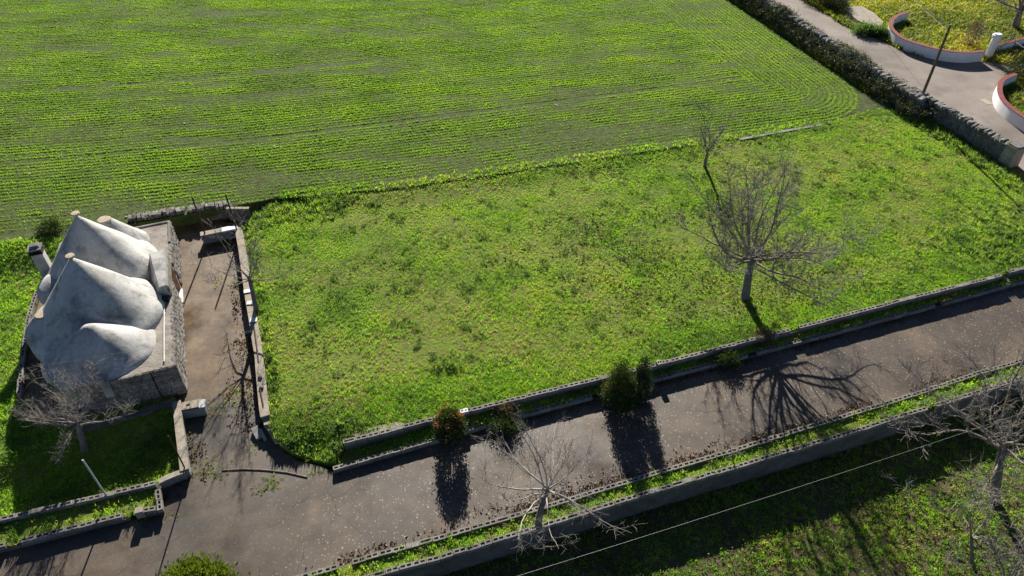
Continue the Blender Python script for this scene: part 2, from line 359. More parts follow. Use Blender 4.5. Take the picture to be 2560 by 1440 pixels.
def poly_area(p): return 0.5*abs(sum(p[i][0]*p[(i+1) % len(p)][1]-p[(i+1) % len(p)][0]*p[i][1] for i in range(len(p))))
def sheet(name, poly, zf, m, label, step=1.0, amp=0.0, attrs=None, kind='structure', nscale=1.0, skirt=0.0):
    """a ground sheet: triangulated polygon with inner points, z by zf(x,y) plus unevenness"""
    poly = [(p[0], p[1]) for p in poly]
    # refine border
    B = []
    for i in range(len(poly)):
        a = Vector(poly[i]); b = Vector(poly[(i+1) % len(poly)]); k = max(1, int((b-a).length/(step*1.5)))
        k = min(k, 60)
        for j in range(k): B.append(a+(b-a)*j/k)
    P = np.array([(b.x, b.y) for b in B]); lo = P.min(0); hi = P.max(0)
    xs = np.arange(max(lo[0], -75), min(hi[0], 75), step); ys = np.arange(max(lo[1], 5), min(hi[1], 95), step)
    gx, gy = np.meshgrid(xs, ys); gx = gx.ravel()+rng.uniform(-.2, .2, gx.size)*step; gy = gy.ravel()+rng.uniform(-.2, .2, gy.size)*step
    k = inside(gx, gy, poly) & in_view(gx, gy, 0, 300, 700)
    pts = [Vector((a, b)) for a, b in zip(gx[k], gy[k])]
    allp = B+pts
    V, E, F, _, _, _ = delaunay_2d_cdt(allp, [], [list(range(len(B)))], 1, 1e-4)
    X = np.array([v.x for v in V]); Y = np.array([v.y for v in V])
    Z = np.array([float(zf(a, b)) for a, b in zip(X, Y)])
    if amp: Z = Z+amp*(fnoise(X, Y, nscale, 5)-0.5)*2
    F = [f if ((V[f[1]]-V[f[0]]).cross(V[f[2]]-V[f[0]]) > 0) else f[::-1] for f in F]
    o = meshobj(name, list(zip(X, Y, Z)), F, m, None, smooth=amp > 0)
    if skirt:
        nb = len(B); mb = MB()
        for i in range(nb):
            a = B[i]; b = B[(i+1) % nb]
            mb.add([(a.x, a.y, zf(a.x, a.y)-skirt), (b.x, b.y, zf(b.x, b.y)-skirt), (b.x, b.y, zf(b.x, b.y)), (a.x, a.y, zf(a.x, a.y))], [(0, 1, 2, 3)])
        mb.obj('bank_edge', m, o)
    for an, fn in (attrs or {}).items():
        at = o.data.attributes.new(an, 'FLOAT', 'POINT'); at.data.foreach_set('value', fn(X, Y).astype(np.float32))
    tag(o, label, None, None, kind); return o

# ------------------------------------------------------------------ lines of the place (metres, from the survey)
ZF = Z_FIELD
UP_Z, CURB_Z, LOW_Z, FRONT_Z = 0.64, 0.27, 0.25, 0.25
UP = gpts([(858,1104),(1068,1050),(1349,981),(1617,916),(1919,838),(2268,746),(2500,688)], UP_Z)
UP2 = gpts([(2519,680),(2700,636)], UP_Z)
CURB = gpts([(832,1170),(1098,1094),(1240,1052),(1491,986),(1640,944),(1813,900),(2100,824),(2268,779),(2535,706),(2700,662)], CURB_Z)
LOW = gpts([(480,1522),(762,1439),(946,1385),(1129,1334),(1312,1281),(1700,1164),(1840,1123),(2045,1059),(2250,997),(2455,929),(2560,899),(2720,850)], LOW_Z)
FRONT = gpts([(640,1530),(930,1438),(1098,1392),(1312,1327),(1610,1233),(1840,1165),(2086,1092),(2332,1014),(2560,943),(2720,893)], FRONT_Z)
LWALL_Z = 0.62
LWALL = gpts([(595,568),(605,620),(613,675),(622,740),(633,800),(647,890),(660,1025),(663,1040)], LWALL_Z)
BOUND = gpts([(576,517),(693,494),(792,488),(863,481),(981,472),(1076,458),(1180,444),(1362,416),(1600,381),(1754,359),(1867,343),(2054,308),(2130,287),(2200,272),(2290,279)], ZF)
BOUND_L = gpts([(-400,650),(0,604),(150,590),(330,560),(420,545),(498,530)], ZF)
BANK = (np.array([p.x for p in BOUND]), np.array([p.y for p in BOUND]))
HB0, HB1 = G(2168,231,ZF), G(1840,9,ZF)                 # field foot of the overgrown wall
SW0, SW1 = G(2290,279,ZF), G(2508,412,ZF)               # lawn foot of the bare stone wall
hdir = (HB1-HB0).normalized(); HB2 = HB1+hdir*90
GAR_Z = 0.12

def const(z): return lambda x, y: z
# ground sheet to the horizon (the low orchard at the front lies on it)
sheet('ground', [(-320,-300),(320,-300),(320,420),(-320,420)], const(Z_ORCH), M['orch'], 'low orchard ground with grass and fallen leaves', 1.0, 0.05)
fld = [(p.x,p.y) for p in BOUND_L+BOUND[0:]]+[(HB0.x,HB0.y),(HB1.x,HB1.y),(HB2.x,HB2.y),(HB2.x-10,400),(-310,400),(-310,BOUND_L[0].y-20)]
sheet('field', fld, const(ZF), M['field'], 'brown soil of the sown green field', 1.0, 0.05, skirt=0.9)
lawn_px = [(692,1098),(664,1040),(652,895),(636,800),(622,700),(612,650),(600,566)]
lawn = [GL(*p) for p in lawn_px] + [Vector((p.x,p.y-0.02,0)) for p in BOUND[1:]] + [GL(2400,347),GL(2506,414),GL(2620,490),GL(2760,560),GL(2760,622)] + [Vector((p.x,p.y+.05,0)) for p in reversed(UP2)] + [Vector((p.x,p.y+.05,0)) for p in reversed(UP)] + [GF(838,1150,const(.2)),GF(815,1158,const(.05)),GF(770,1146,const(.03)),GF(735,1138,const(.03)),GF(705,1118,const(.1))]
def zl(x, y):
    z = zlawn(x, y)
    ex, ey = -8.4, 17.9                                    # the lawn runs down to the drive at its open corner
    d = math.hypot(x-ex, (y-ey)*1.3); return float(z*sstep(0.2, 2.2, d)) + 0.02
sheet('lawn', lawn, zl, M['lawn'], 'rough lawn between the drive and the field', 0.7, 0.05, nscale=1.6, skirt=0.4)
roadside = [SW0, SW1, GF(2640,500,const(ZF)), Vector((60,44,0)), Vector((320,44,0)), Vector((320,400,0)), Vector((HB2.x,HB2.y,0)), HB1, HB0]
sheet('roadside_ground', [(p.x,p.y) for p in roadside], const(ZF-0.01), M['roadside'], 'weedy plot beyond the country lane', 1.0, 0.04, skirt=0.9)
perp = Vector((hdir.y,-hdir.x,0)); perp = perp if perp.x > 0 else -perp
swd = (SW1-SW0).normalized(); sperp = Vector((-swd.y,swd.x,0)); sperp = sperp if sperp.x > 0 else -sperp
road_l = [SW1+swd*12+sperp*0.55, SW1+sperp*0.55, SW0+sperp*0.55, HB0+perp*1.6, HB1+perp*1.6, HB2+perp*1.6]
road_r = gpts([(2700,425),(2560,314),(2512,262),(2494,224),(2500,206),(2540,178),(2560,168),(2470,153),(2409,153),(2300,141),(2246,122),(2209,103),(2121,69),(2000,-4)], ZF+.03)
road_far = HB2+perp*1.6+(road_r[-1]-(HB1+perp*1.6)).dot(perp)*perp
sheet('road', [(p.x,p.y) for p in road_l]+[(road_far.x,road_far.y)]+[(p.x,p.y) for p in reversed(road_r)], const(ZF+0.035), M['road'], 'narrow worn asphalt lane passing the white gate', 1.0, 0.0)

drive_px_left = [(800,1166),(745,1152),(712,1130),(694,1108),(676,1090),(655,1040),(640,905),(615,760),(605,675),(597,620),(594,560),(520,545),(425,562),(400,620),(420,900),(436,1010),(461,1180),(394,1208),(396,1276),(320,1290),(0,1372),(-300,1448),(-420,1800)]
drive = [Vector((p.x,p.y+.02,0)) for p in reversed(CURB)] + gpts(drive_px_left, 0) + [G(200,1612,0)] + [Vector((p.x,p.y-.02,0)) for p in LOW]
yardf = lambda X, Y: sstep(19.2, 23.0, Y)*sstep(-9.0, -10.0, X)
spotf = lambda X, Y: (1-yardf(X, Y))*(0.25+0.75*sstep(-10.5, -6.5, X))
sheet('driveway', drive, const(0.0), M['drive'], 'old asphalt drive with pale lichen spots, running into the brown yard', 0.8, 0.0, {'yard': yardf, 'spots': spotf})
def zup(x, y): return float(0.04+0.20*sstep(-7.2, -3.5, x))
bed = [Vector((p.x,p.y-.05,0)) for p in UP]+[Vector((p.x,p.y-.05,0)) for p in UP2]+[Vector((p.x,p.y+.03,0)) for p in reversed(CURB)]
sheet('planter_bed', bed, zup, M['lawn'], 'long narrow grass bed between the two block walls above the drive', 0.5, 0.03)
bed2 = [Vector((p.x,p.y-.02,0)) for p in LOW]+[Vector((p.x,p.y+.02,0)) for p in reversed(FRONT)]
sheet('planter_bed', bed2, const(0.13), M['lawn'], 'long narrow grass bed on top of the front retaining wall', 0.5, 0.03)
garden = [(p.x,p.y) for p in BOUND_L[:4]]+[(p.x,p.y) for p in gpts([(420,600),(438,1006),(460,1176),(391,1206),(197,1252),(0,1297),(-420,1395)], GAR_Z)]
_bx = np.array([p.x for p in BOUND_L]); _by = np.array([p.y for p in BOUND_L])
def zgar(x, y):
    d = np.interp(x, _bx, _by)-np.asarray(y); f = sstep(3.2, .1, d)*sstep(-22.0, -23.5, x)
    ta, tb = G(190,1080,GAR_Z), G(438,1002,GAR_Z); tx, ty = (tb-ta).normalized().x, (tb-ta).normalized().y
    q = (np.asarray(x)-ta.x)*ty-(np.asarray(y)-ta.y)*tx          # metres in front of the terrace wall
    return GAR_Z+(ZF-.03-GAR_Z)*f-.48*sstep(.1, 1.5, q)  # ground dropped in front of the wall to lengthen the house shadow
sheet('garden', garden, lambda x, y: float(zgar(x, y)), M['lawn'], 'grass garden around the white trullo house', 0.5, 0.03)
LBED_F = gpts([(-420,1393),(0,1296),(197,1251),(264,1236),(390,1206)], 0.45)
LBED_N = gpts([(-420,1462),(0,1363),(157,1324),(253,1299),(322,1283)], 0.36)
LBED_N2 = gpts([(352,1275),(398,1268)], 0.36)
sheet('planter_bed', [(p.x,p.y) for p in LBED_F]+[(p.x,p.y) for p in reversed(LBED_N+LBED_N2)], const(0.2), M['lawn'], 'short grass bed by the garden beside the lower drive', 0.5, 0.03)
path = gpts([(104,720),(86,742),(72,800),(54,930),(48,1000),(150,1060),(210,1070),(260,1000),(140,800)], GAR_Z+.05)
sheet('path', [(p.x,p.y) for p in path], const(GAR_Z+.045), M['soilpath'], 'bare dirt path round the back of the trullo', 0.5, 0.0)

# ------------------------------------------------------------------ concrete block walls
def block_mesh(name, holes, ln=0.49, w=0.2, h=0.195):
    xs = [-ln/2, ln/2]
    for a, b, _ in holes: xs += [a, b]
    xs = sorted(xs); ys = [-w/2, -0.045, 0.045, w/2]; mb = MB(); zt, zb = 0.0, -h
    hs = {round(a, 4): (b, d) for a, b, d in holes}
    for i in range(len(xs)-1):
        for j in range(3):
            if j == 1 and round(xs[i], 4) in hs:
                a, b, d = xs[i], xs[i+1], hs[round(xs[i], 4)][1]; y0, y1 = ys[1], ys[2]
                mb.add([(a,y0,zt),(b,y0,zt),(b,y1,zt),(a,y1,zt),(a,y0,zt-d),(b,y0,zt-d),(b,y1,zt-d),(a,y1,zt-d)], [(4,5,6,7),(1,0,4,5),(2,1,5,6),(3,2,6,7),(0,3,7,4)])
            else:
                mb.add([(xs[i],ys[j],zt),(xs[i+1],ys[j],zt),(xs[i+1],ys[j+1],zt),(xs[i],ys[j+1],zt)], [(0,1,2,3)])
    a, b, c, d = -ln/2, ln/2, -w/2, w/2
    mb.add([(a,c,zb),(b,c,zb),(b,d,zb),(a,d,zb),(a,c,zt),(b,c,zt),(b,d,zt),(a,d,zt)], [(3,2,1,0),(0,1,5,4),(1,2,6,5),(2,3,7,6),(3,0,4,7)])
    me = bpy.data.meshes.new(name); me.from_pydata(mb.v, [], mb.f); me.materials.append(M['concrete']); return me
BLOCKS = [block_mesh('block', [(-0.19,-0.03,.16),(0.03,0.19,.16)]), block_mesh('block', [(-0.19,-0.03,.16),(0.03,0.19,.03)]),
          block_mesh('block', [(-0.19,-0.03,.04),(0.03,0.19,.14)]), block_mesh('block', [(-0.2,0.2,.13)]), block_mesh('block', [])]
BW = [0.70, 0.1, 0.1, 0.05, 0.05]
def resample(pts, step):
    pts = [Vector((p[0], p[1], 0)) for p in pts]; out = []; d0 = step/2
    for a, b in zip(pts[:-1], pts[1:]):
        l = (b-a).length; d = d0
        while d < l: out.append((a+(b-a)*(d/l), math.atan2((b-a).y, (b-a).x))); d += step
        d0 = d-l
    return out
def extrude_line(mb, pts, w, z0, z1):
    pts = [Vector((p[0], p[1], 0)) for p in pts]; n = len(pts); Lf = []; Rt = []
    for i in range(n):
        d = (pts[min(i+1, n-1)]-pts[max(i-1, 0)]).normalized(); q = Vector((-d.y, d.x, 0))*w/2
        Lf.append(pts[i]+q); Rt.append(pts[i]-q)
    b = len(mb.v)
    for a, c in zip(Lf, Rt): mb.v += [(a.x,a.y,z0),(c.x,c.y,z0),(c.x,c.y,z1),(a.x,a.y,z1)]
    for i in range(n-1):
        p, q = b+4*i, b+4*i+4
        for k in range(4): mb.f.append((p+k, p+(k+1) % 4, q+(k+1) % 4, q+k))
    mb.f.append((b, b+3, b+2, b+1)); e = b+4*(n-1); mb.f.append((e, e+1, e+2, e+3))
def block_wall(name, label, pts, ztop, zbase, group='hollow block walls along the drive', broken=0.0, seed=1, cat='wall'):
    r = random.Random(seed); base = pts[0]
    root = empty(name, (base.x, base.y, zbase)); tag(root, label, cat, group)
    sm = [p for p in pts]
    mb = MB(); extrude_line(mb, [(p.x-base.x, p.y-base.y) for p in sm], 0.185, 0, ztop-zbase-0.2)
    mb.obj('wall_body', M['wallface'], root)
    for p, a in resample(pts, 0.505):
        if r.random() < broken: continue
        me = r.choices(BLOCKS, BW)[0]
        o = bpy.data.objects.new('block', me); COL.objects.link(o); o.parent = root
        o.location = (p.x-base.x+r.uniform(-.008,.008), p.y-base.y+r.uniform(-.014,.014), ztop-zbase+r.uniform(-.014,.012)); o.rotation_euler = (r.gauss(0,.012), r.gauss(0,.008), a+r.gauss(0,.014))
    return root
block_wall('block_wall', 'long hollow block wall holding up the lawn edge above the drive', UP, UP_Z, -0.05, seed=2, broken=.012)
block_wall('block_wall', 'short end piece of block wall at the far right of the lawn edge', UP2, UP_Z+.03, -0.05, seed=3)
block_wall('kerb_wall', 'low block kerb along the upper side of the drive', CURB, CURB_Z, -0.05, seed=4, broken=.03)
block_wall('kerb_wall', 'low block kerb along the lower side of the drive with leaves against it', LOW, LOW_Z, -0.05, seed=5, broken=.02)
block_wall('retaining_wall', 'tall block retaining wall above the shaded orchard', FRONT, FRONT_Z, Z_ORCH-.1, seed=6, broken=.015)
block_wall('block_wall', 'block wall along the garden edge with the metal post', LBED_F, 0.45, -.45, seed=8)
block_wall('kerb_wall', 'low block kerb of the short bed beside the lower drive', LBED_N, 0.36, -0.05, seed=9, broken=.04)
block_wall('block_wall', 'broken corner piece of block wall at the end of the short bed', gpts([(355,1275),(398,1268),(393,1215)], .42), 0.42, -0.05, seed=10)
block_wall('garden_wall', 'low block wall along the dirt path left of the house', gpts([(92,725),(80,762),(69,800),(53,912),(46,985)], .5), 0.5, 0.0, seed=12)
block_wall('block_wall', 'low block wall cutting off the lawn bed near the right frame edge', gpts([(2504,686),(2533,706)], .42), 0.40, 0.0, seed=14)

def cap_wall(name, label, pts, ztop, zbase, w=0.36, seed=1, cat='wall', cm='cap'):
    """rendered low wall with a poured cap in uneven lengths"""
    base = pts[0]; root = empty(name, (base.x, base.y, zbase)); tag(root, label, cat)
    mb = MB(); extrude_line(mb, [(p.x-base.x,p.y-base.y) for p in pts], w-.06, 0, ztop-zbase-.07); mb.obj('wall_body', M['greyblock'], root)
    r = random.Random(seed); cum = [0]
    for a, b in zip(pts[:-1], pts[1:]): cum.append(cum[-1]+(b-a).length)
    def at(s):
        for i in range(len(pts)-1):
            if s <= cum[i+1] or i == len(pts)-2:
                return pts[i]+(pts[i+1]-pts[i])*((s-cum[i])/max(1e-6, cum[i+1]-cum[i]))
    s = 0
    while s < cum[-1]-.2:
        l = min(r.uniform(1.0, 1.8), cum[-1]-s); q = [at(s+l*k/3) for k in range(4)]
        mb = MB(); extrude_line(mb, [(p.x-base.x,p.y-base.y) for p in q], w*r.uniform(.96,1.03), ztop-zbase-.085, ztop-zbase+r.uniform(-.01,.012)); mb.obj('coping_slab', M[cm], root); s += l+.012
    return root
cap_wall('yard_wall', 'low capped wall between the brown yard and the lawn', LWALL, LWALL_Z, 0.0, 0.40, 3)
cap_wall('garden_wall', 'low capped wall running down from the house corner to the drive', gpts([(441,1003),(447,1060),(461,1175)], .5), .5, -.45, .34, 5)
cap_wall('garden_wall', 'short dark wall piece joining garden wall and block wall by the drive', gpts([(461,1177),(430,1188),(396,1204)], .45), .47, -.45, .24, 6)
cap_wall('terrace_wall', 'low wall in deep shade at the foot of the house', gpts([(190,1080),(438,1002)], .2), .22, -.5, .36, 7, 'wall', 'mortar')  # dark coping colour stands in for the deep shade below the house
cap_wall('kerb', 'thin concrete kerb between field and lawn behind the small bare tree', gpts([(1850,348),(1950,330),(2056,311)], ZF+.03), ZF+.05, ZF-.5, .22, 8, 'kerb', 'greyblock')

# loose blocks and slabs at the end of the yard wall
def loose(name, label, loc, dims, rot, m, cat, hole=True):
    me_src = block_mesh(name, [(-0.19,-0.03,.16),(0.03,0.19,.16)] if hole else []); me_src.materials.clear(); me_src.materials.append(m)
    o = bpy.data.objects.new(name, me_src); COL.objects.link(o); o.scale = (dims[0]/.49, dims[1]/.2, dims[2]/.195); o.location = loc; o.rotation_euler = rot
    return tag(o, label, cat)
for i, (px, py, z, dm, rt, lb) in enumerate([
    (666,1050,.50,(.50,.26,.3),(0,0,-1.2),'topmost leaning block at the broken end of the yard wall'),
    (675,1067,.40,(.55,.28,.4),(0,.03,-.9),'middle block of the tumbled end of the yard wall'),
    (688,1089,.36,(.30,.26,.36),(0,0,-.8),'last block of the tumbled end of the yard wall, by the grass')]):
    p = G(px, py, z); loose('concrete_block', lb, p, dm, rt, M['cap'], 'block', hole=(i == 2))
p = G(642,1080,.2); loose('concrete_slab', 'grey slab lying tilted on the drive beside the yard wall end', p, (.62,.30,.16), (.12,.1,-.95), M['greyblock'], 'slab', False)
p = G(656,1086,.2); loose('concrete_slab', 'narrow grey slab leaning on the tilted slab near the yard wall end', p, (.58,.14,.22), (.1,.3,-.95), M['greyblock'], 'slab', False)
p = G(1094,1042,UP_Z+.1); loose('concrete_block', 'dark block lying on the lawn wall behind the red bush', p, (.3,.2,.14), (0,0,.4), M['greyblock'], 'block')
p = G(1160,1026,UP_Z+.12); loose('concrete_block', 'pale block lying on the lawn wall right of the red bush', p, (.34,.2,.14), (0,0,.3), M['white'], 'block')
p = G(1649,905,UP_Z+.16); loose('concrete_block', 'pale block set on the lawn wall right of the conifers', p, (.26,.26,.16), (0,0,.3), M['cap'], 'block')
p = G(347,1274,.55); loose('concrete_block', 'upright pale block on the broken corner of the short bed', p, (.3,.25,.4), (0,0,.3), M['cap'], 'block', False)
p = G(356,1283,.2); loose('concrete_block', 'tilted block fallen against the broken corner of the short bed', p, (.4,.2,.22), (.3,.1,.5), M['cap'], 'block')

def rock_mesh(name, seed, m, n=2, rough=0.22):
    bm = bmesh.new(); bmesh.ops.create_icosphere(bm, subdivisions=1, radius=.5) if n == 1 else bmesh.ops.create_cube(bm, size=.9)
    if n == 2: bmesh.ops.subdivide_edges(bm, edges=bm.edges[:], cuts=1, use_grid_fill=True)
    r = random.Random(seed)
    for v in bm.verts:
        l = v.co.length; v.co = v.co*(0.5+0.5*0.62/l)
        v.co += Vector((r.uniform(-1,1), r.uniform(-1,1), r.uniform(-1,1)))*rough*.35
    me = bpy.data.meshes.new(name); bm.to_mesh(me); bm.free(); me.materials.append(m); return me
ROCKS = [rock_mesh('stone', i, M['stone']) for i in range(8)]
def add_rock(parent, loc, scl, rot, me=None, name='stone'):
    o = bpy.data.objects.new(name, me or random.choice(ROCKS)); COL.objects.link(o); o.parent = parent; o.location = loc; o.scale = scl; o.rotation_euler = rot; return o
def rocks_joined(name, items, m, parent, kind='stuff', meshes=None):
    V = []; F = []; b = 0; meshes = meshes or ROCKS
    cache = [(np.array([v.co[:] for v in me.vertices]), [tuple(p.vertices) for p in me.polygons]) for me in meshes]
    for loc, scl, rot in items:
        vv, ff = cache[random.randrange(len(cache))]
        Mx = Matrix.LocRotScale(Vector(loc), __import__('mathutils').Euler(rot), Vector(scl)); A = np.array(Mx)
        V.append(vv@A[:3,:3].T+A[:3,3]); F += [tuple(i+b for i in f) for f in ff]; b += len(vv)
    o = meshobj(name, np.vstack(V), F, m, parent); o['kind'] = kind; return o

# dry stone wall by the lane: bare part with a row of coping stones
def stone_wall(name, label, p0, p1, h, th, side, zb, coping, n_rows, seed, cop_len=.42, cop_h=.34, loose_top=False):
    """p0->p1 foot line on the near side; side = unit vector away from the viewer; face stones on the near side"""
    r = random.Random(seed); d = (p1-p0); ln = d.length; d.normalize()
    root = empty(name, (p0.x, p0.y, zb)); tag(root, label, 'stone wall')
    ang = math.atan2(d.y, d.x); mb = MB()
    def W(s, t, z): return (d.x*s+side.x*t, d.y*s+side.y*t, z)
    k = max(2, int(ln/1.5)); q = []
    vs_ = []
    for i in range(k+1):
        s = ln*i/k
        vs_ += [W(s, .06, 0), W(s, th-.06, 0), W(s, th-.12, h-.08), W(s, .12, h-.08)]
    fs = []
    for i in range(k):
        for j in range(4): fs.append((4*i+j, 4*i+(j+1) % 4, 4*i+4+(j+1) % 4, 4*i+4+j))
    fs += [(0,3,2,1), (4*k,4*k+1,4*k+2,4*k+3)]
    mb.add(vs_, fs); mb.obj('wall_core', M['stone'], root)
    items = []
    for row in range(n_rows):
        s = r.uniform(0, .2); rh = h/n_rows
        while s < ln:
            l = r.uniform(.16, .42)
            items.append((W(s+l/2, .09+.06*row/n_rows, rh*(row+.5)), (l*1.12, .24, rh*1.18), (r.uniform(-.2,.2), r.uniform(-.15,.15), ang+r.uniform(-.15,.15)))); s += l
    rocks_joined('face_stones', items, M['stone'], root)
    if coping:
        s = .1
        while s < ln-.1:
            l = r.uniform(cop_len*.62, cop_len*1.2)
            add_rock(root, W(s+l/2, th/2+r.uniform(-.05,.05), h+.07+r.uniform(-.03,.06)), (th*1.15*r.uniform(.85,1.1), l*.8, cop_h*r.uniform(.8,1.25)), (r.uniform(-.35,.35), r.uniform(-.2,.2), ang+math.pi/2+r.uniform(-.3,.3)))
            if loose_top and r.random() < .8:
                q = r.uniform(.14, .3); add_rock(root, W(s+r.uniform(0, .2), th*r.uniform(.1, 1.3), h+r.uniform(-.1, .12)), (q, q*r.uniform(.6, 1), q*.7), (r.uniform(0, 3), r.uniform(0, 3), r.uniform(0, 3)))
            s += l*.8
    return root
stone_wall('dry_stone_wall', 'bare dry stone wall with upright coping stones beside the lane', SW0-swd*1.5, SW1-swd*.5, 1.15, .55, sperp, ZF-.1, True, 8, 21)
# overgrown part behind the brambles
stone_wall('dry_stone_wall', 'dry stone wall almost hidden under brambles along the lane', HB0+perp*.7-hdir*4.5, HB1+perp*.7+hdir*6, 1.25, .6, perp, ZF-.1, True, 4, 22, .6)
# end pillar of the bare wall
pl = empty('stone_pillar', (SW1+sperp*.35).to_tuple()[:2]+(ZF-.1,), math.atan2(swd.y, swd.x)); tag(pl, 'pale squared stone pillar ending the bare stone wall', 'pillar')
mb = MB(); mb.box(-.45,.45,-.42,.42,0,1.42,.05); mb.obj('shaft', M['cap'], pl)
mb = MB(); mb.box(-.36,.36,-.34,.34,1.42,1.5,.03); mb.obj('cap_stone', M['stone'], pl)
# its twin across the entrance, half out of frame
p = GF(2588,448,const(ZF)); pl2 = empty('stone_pillar', (p.x,p.y,ZF-.1), math.atan2(swd.y, swd.x)); tag(pl2, 'pale stone pillar at the right frame edge, across the entrance', 'pillar')
mb = MB(); mb.box(-.4,.4,-.4,.4,0,1.3,.05); mb.obj('shaft', M['cap'], pl2)
# low rubble wall behind the yard, holding the field
RW = gpts([(318,562),(420,550),(467,540),(498,534),(576,524)], .55)
for i, (a, b, lb) in enumerate([(RW[0],RW[2],'low rubble wall behind the house roof corner'),(RW[2],RW[4],'low rubble wall behind the yard posts')]):
    dd = (b-a).normalized(); sd = Vector((-dd.y,dd.x,0)); sd = sd if sd.y > 0 else -sd
    stone_wall('rubble_wall', lb, a, b, .72, .55, sd, 0.0, True, 5, 30+i, .30, .26, True)

# ------------------------------------------------------------------ the trullo house
HO = G(467, 980); HF = G(449, 615); hu = (HF-HO).normalized(); HANG = math.atan2(hu.y, hu.x)
house = empty('trullo_house', (HO.x, HO.y, 0), HANG); tag(house, 'whitewashed trullo house with cone roofs and rubble stone walls', 'house')
HL, HWD, HH = 11.65, 6.1, 1.78
WST = [rock_mesh('stone', 100+i, M['housestone'], 2, .10) for i in range(6)]
HN = 3.75                                                   # length of the straight near wall; the rest follows the cone drums
mb = MB(); mb.box(.07, HL-.07, .52, HN, -.05, HH-.06); mb.box(3.2, HL-.07, HN, 5.55, -.05, HH-.06); mb.box(.07, 6.30, .07, .52, -.05, HH-.06); mb.box(7.74, HL-.07, .07, .52, -.05, HH-.06)
mb.obj('wall_core', M['mortar'], house)
def face_stones(axis, length, skip=None, limit=None, seed=5):
    r = random.Random(seed); out = []; rows = 10; rh = HH/rows
    for row in range(rows):
        s = -.02 if row % 2 == 0 else .0
        while s < length:
            l = min(r.uniform(.22, .55), length+.03-s); 
            if l < .08: break
            c = s+l/2; z = rh*(row+.5)
            if not (skip and skip(c, z)):
                pr = r.uniform(-.015, .02)
                loc = (.05-pr, c, z) if axis == 'u' else (c, .05-pr, z)
                scl = (.22, l*1.10, rh*1.12) if axis == 'u' else (l*1.10, .22, rh*1.12)
                out.append((loc, scl, (r.uniform(-.04,.04), r.uniform(-.04,.04), r.uniform(-.03,.03))))
            s += l
    return out
st_u = face_stones('u', HN, seed=5)
st_v = face_stones('v', HL, skip=lambda c, z: 6.2 < c < 7.8, seed=6)
for it in st_u+st_v[:max(0, 296-len(st_u))]: add_rock(house, it[0], it[1], it[2], random.choice(WST))
rest = st_v[max(0, 296-len(st_u)):]
rocks_joined('wall_stones', rest, M['housestone'], house, meshes=WST)
mb = MB(); mb.box(3.2, HL-.1, 5.55, 5.62, 0, HH-.1); mb.box(HL-.07, HL-.0, .1, 5.6, 0, HH-.1); mb.obj('back_wall', M['housestone'], house)
# flat roof terrace, kerb rim and pipe
def terr(u0, u1, v0, v1, z, seed):
    mb = MB(); nu, nv = max(2, int((u1-u0)/.35)), max(2, int((v1-v0)/.3)); r = random.Random(seed); idx = {}
    for i in range(nu+1):
        for j in range(nv+1):
            idx[i, j] = len(mb.v); mb.v.append((u0+(u1-u0)*i/nu, v0+(v1-v0)*j/nv, z+r.uniform(-.012,.012)))
    for i in range(nu):
        for j in range(nv): mb.f.append((idx[i,j], idx[i+1,j], idx[i+1,j+1], idx[i,j+1]))
    return mb
terr(.02, HL, .5, HN, HH, 1).obj('roof_terrace', M['roofslab'], house)
terr(.02, 6.32, .02, .5, HH+.002, 2).obj('roof_terrace', M['roofslab'], house)
terr(3.2, HL, HN+.002, 5.58, HH, 4).obj('roof_terrace', M['roofslab'], house)
terr(7.72, HL, .02, .5, HH+.002, 3).obj('roof_terrace', M['roofslab'], house)
mb = MB(); mb.box(9.6, HL+.02, -.02, .1, HH, HH+.07); mb.box(HL-.1, HL+.02, .1, 3.2, HH, HH+.07); mb.obj('roof_rim', M['housestone'], house)
mb = MB(); mb.tube([(.35,.42,HH+.06),(2.4,.40,HH+.06),(4.4,.36,HH+.06),(5.0,.30,HH+.07)], .03, 8); mb.obj('white_pipe', M['galv'], house)
mb = MB(); mb.box(4.55,4.85,.12,.42,HH+.01,HH+.2); mb.obj('pipe_box', M['dark'], house)
mb = MB(); mb.tube([(-.06,1.02,HH+.04),(-.07,1.03,.05)], .03, 6); mb.tube([(-.05,.25,HH+.05),(-.05,1.35,HH+.05)], .02, 6); mb.obj('iron_pipe', M['iron'], house)
# door opening in the facade: pale block jambs, wooden door, white threshold
for k in range(7):
    z = .04+.245*k; mb = MB(); mb.box(7.60, 7.74, .0 if k % 2 else .01, .50, z, z+.235); mb.obj('jamb_block', M['tan'], house)
    mb = MB(); mb.box(6.30, 6.42, .0 if k % 2 else .01, .50, z, z+.235); mb.obj('jamb_block', M['tan'], house)
mb = MB(); mb.box(6.42, 7.60, .46, .52, .02, HH-.06); dr = mb.obj('door', M['wood'], house)
mb = MB(); mb.box(6.55, 6.60, .42, .46, .85, 1.0); mb.obj('door_handle', M['iron'], dr)
mb = MB(); mb.box(6.43, 7.59, -.06, .46, -.02, .10); mb.obj('threshold', M['white'], house)
mb = MB(); mb.box(6.2, 7.85, .012, .52, HH-.03, HH+.02); mb.obj('lintel', M['housestone'], house)
# plaster parapet over the door
mb = MB()
mb.add([(5.0,.03,HH-.02),(7.78,.03,HH-.02),(7.78,1.15,HH-.1),(5.0,.85,HH-.1),(5.05,.05,HH+.66),(7.74,.10,HH+.88),(7.74,.78,HH+.86),(5.05,.42,HH+.62)],
       [(3,2,1,0),(4,5,6,7),(0,1,5,4),(1,2,6,5),(2,3,7,6),(3,0,4,7)]); mb.obj('parapet', M['lime'], house)
mb = MB(); mb.box(5.02,7.76,.0,.12,HH+.0,HH+.60); mb.obj('parapet_face', M['housestone'], house)

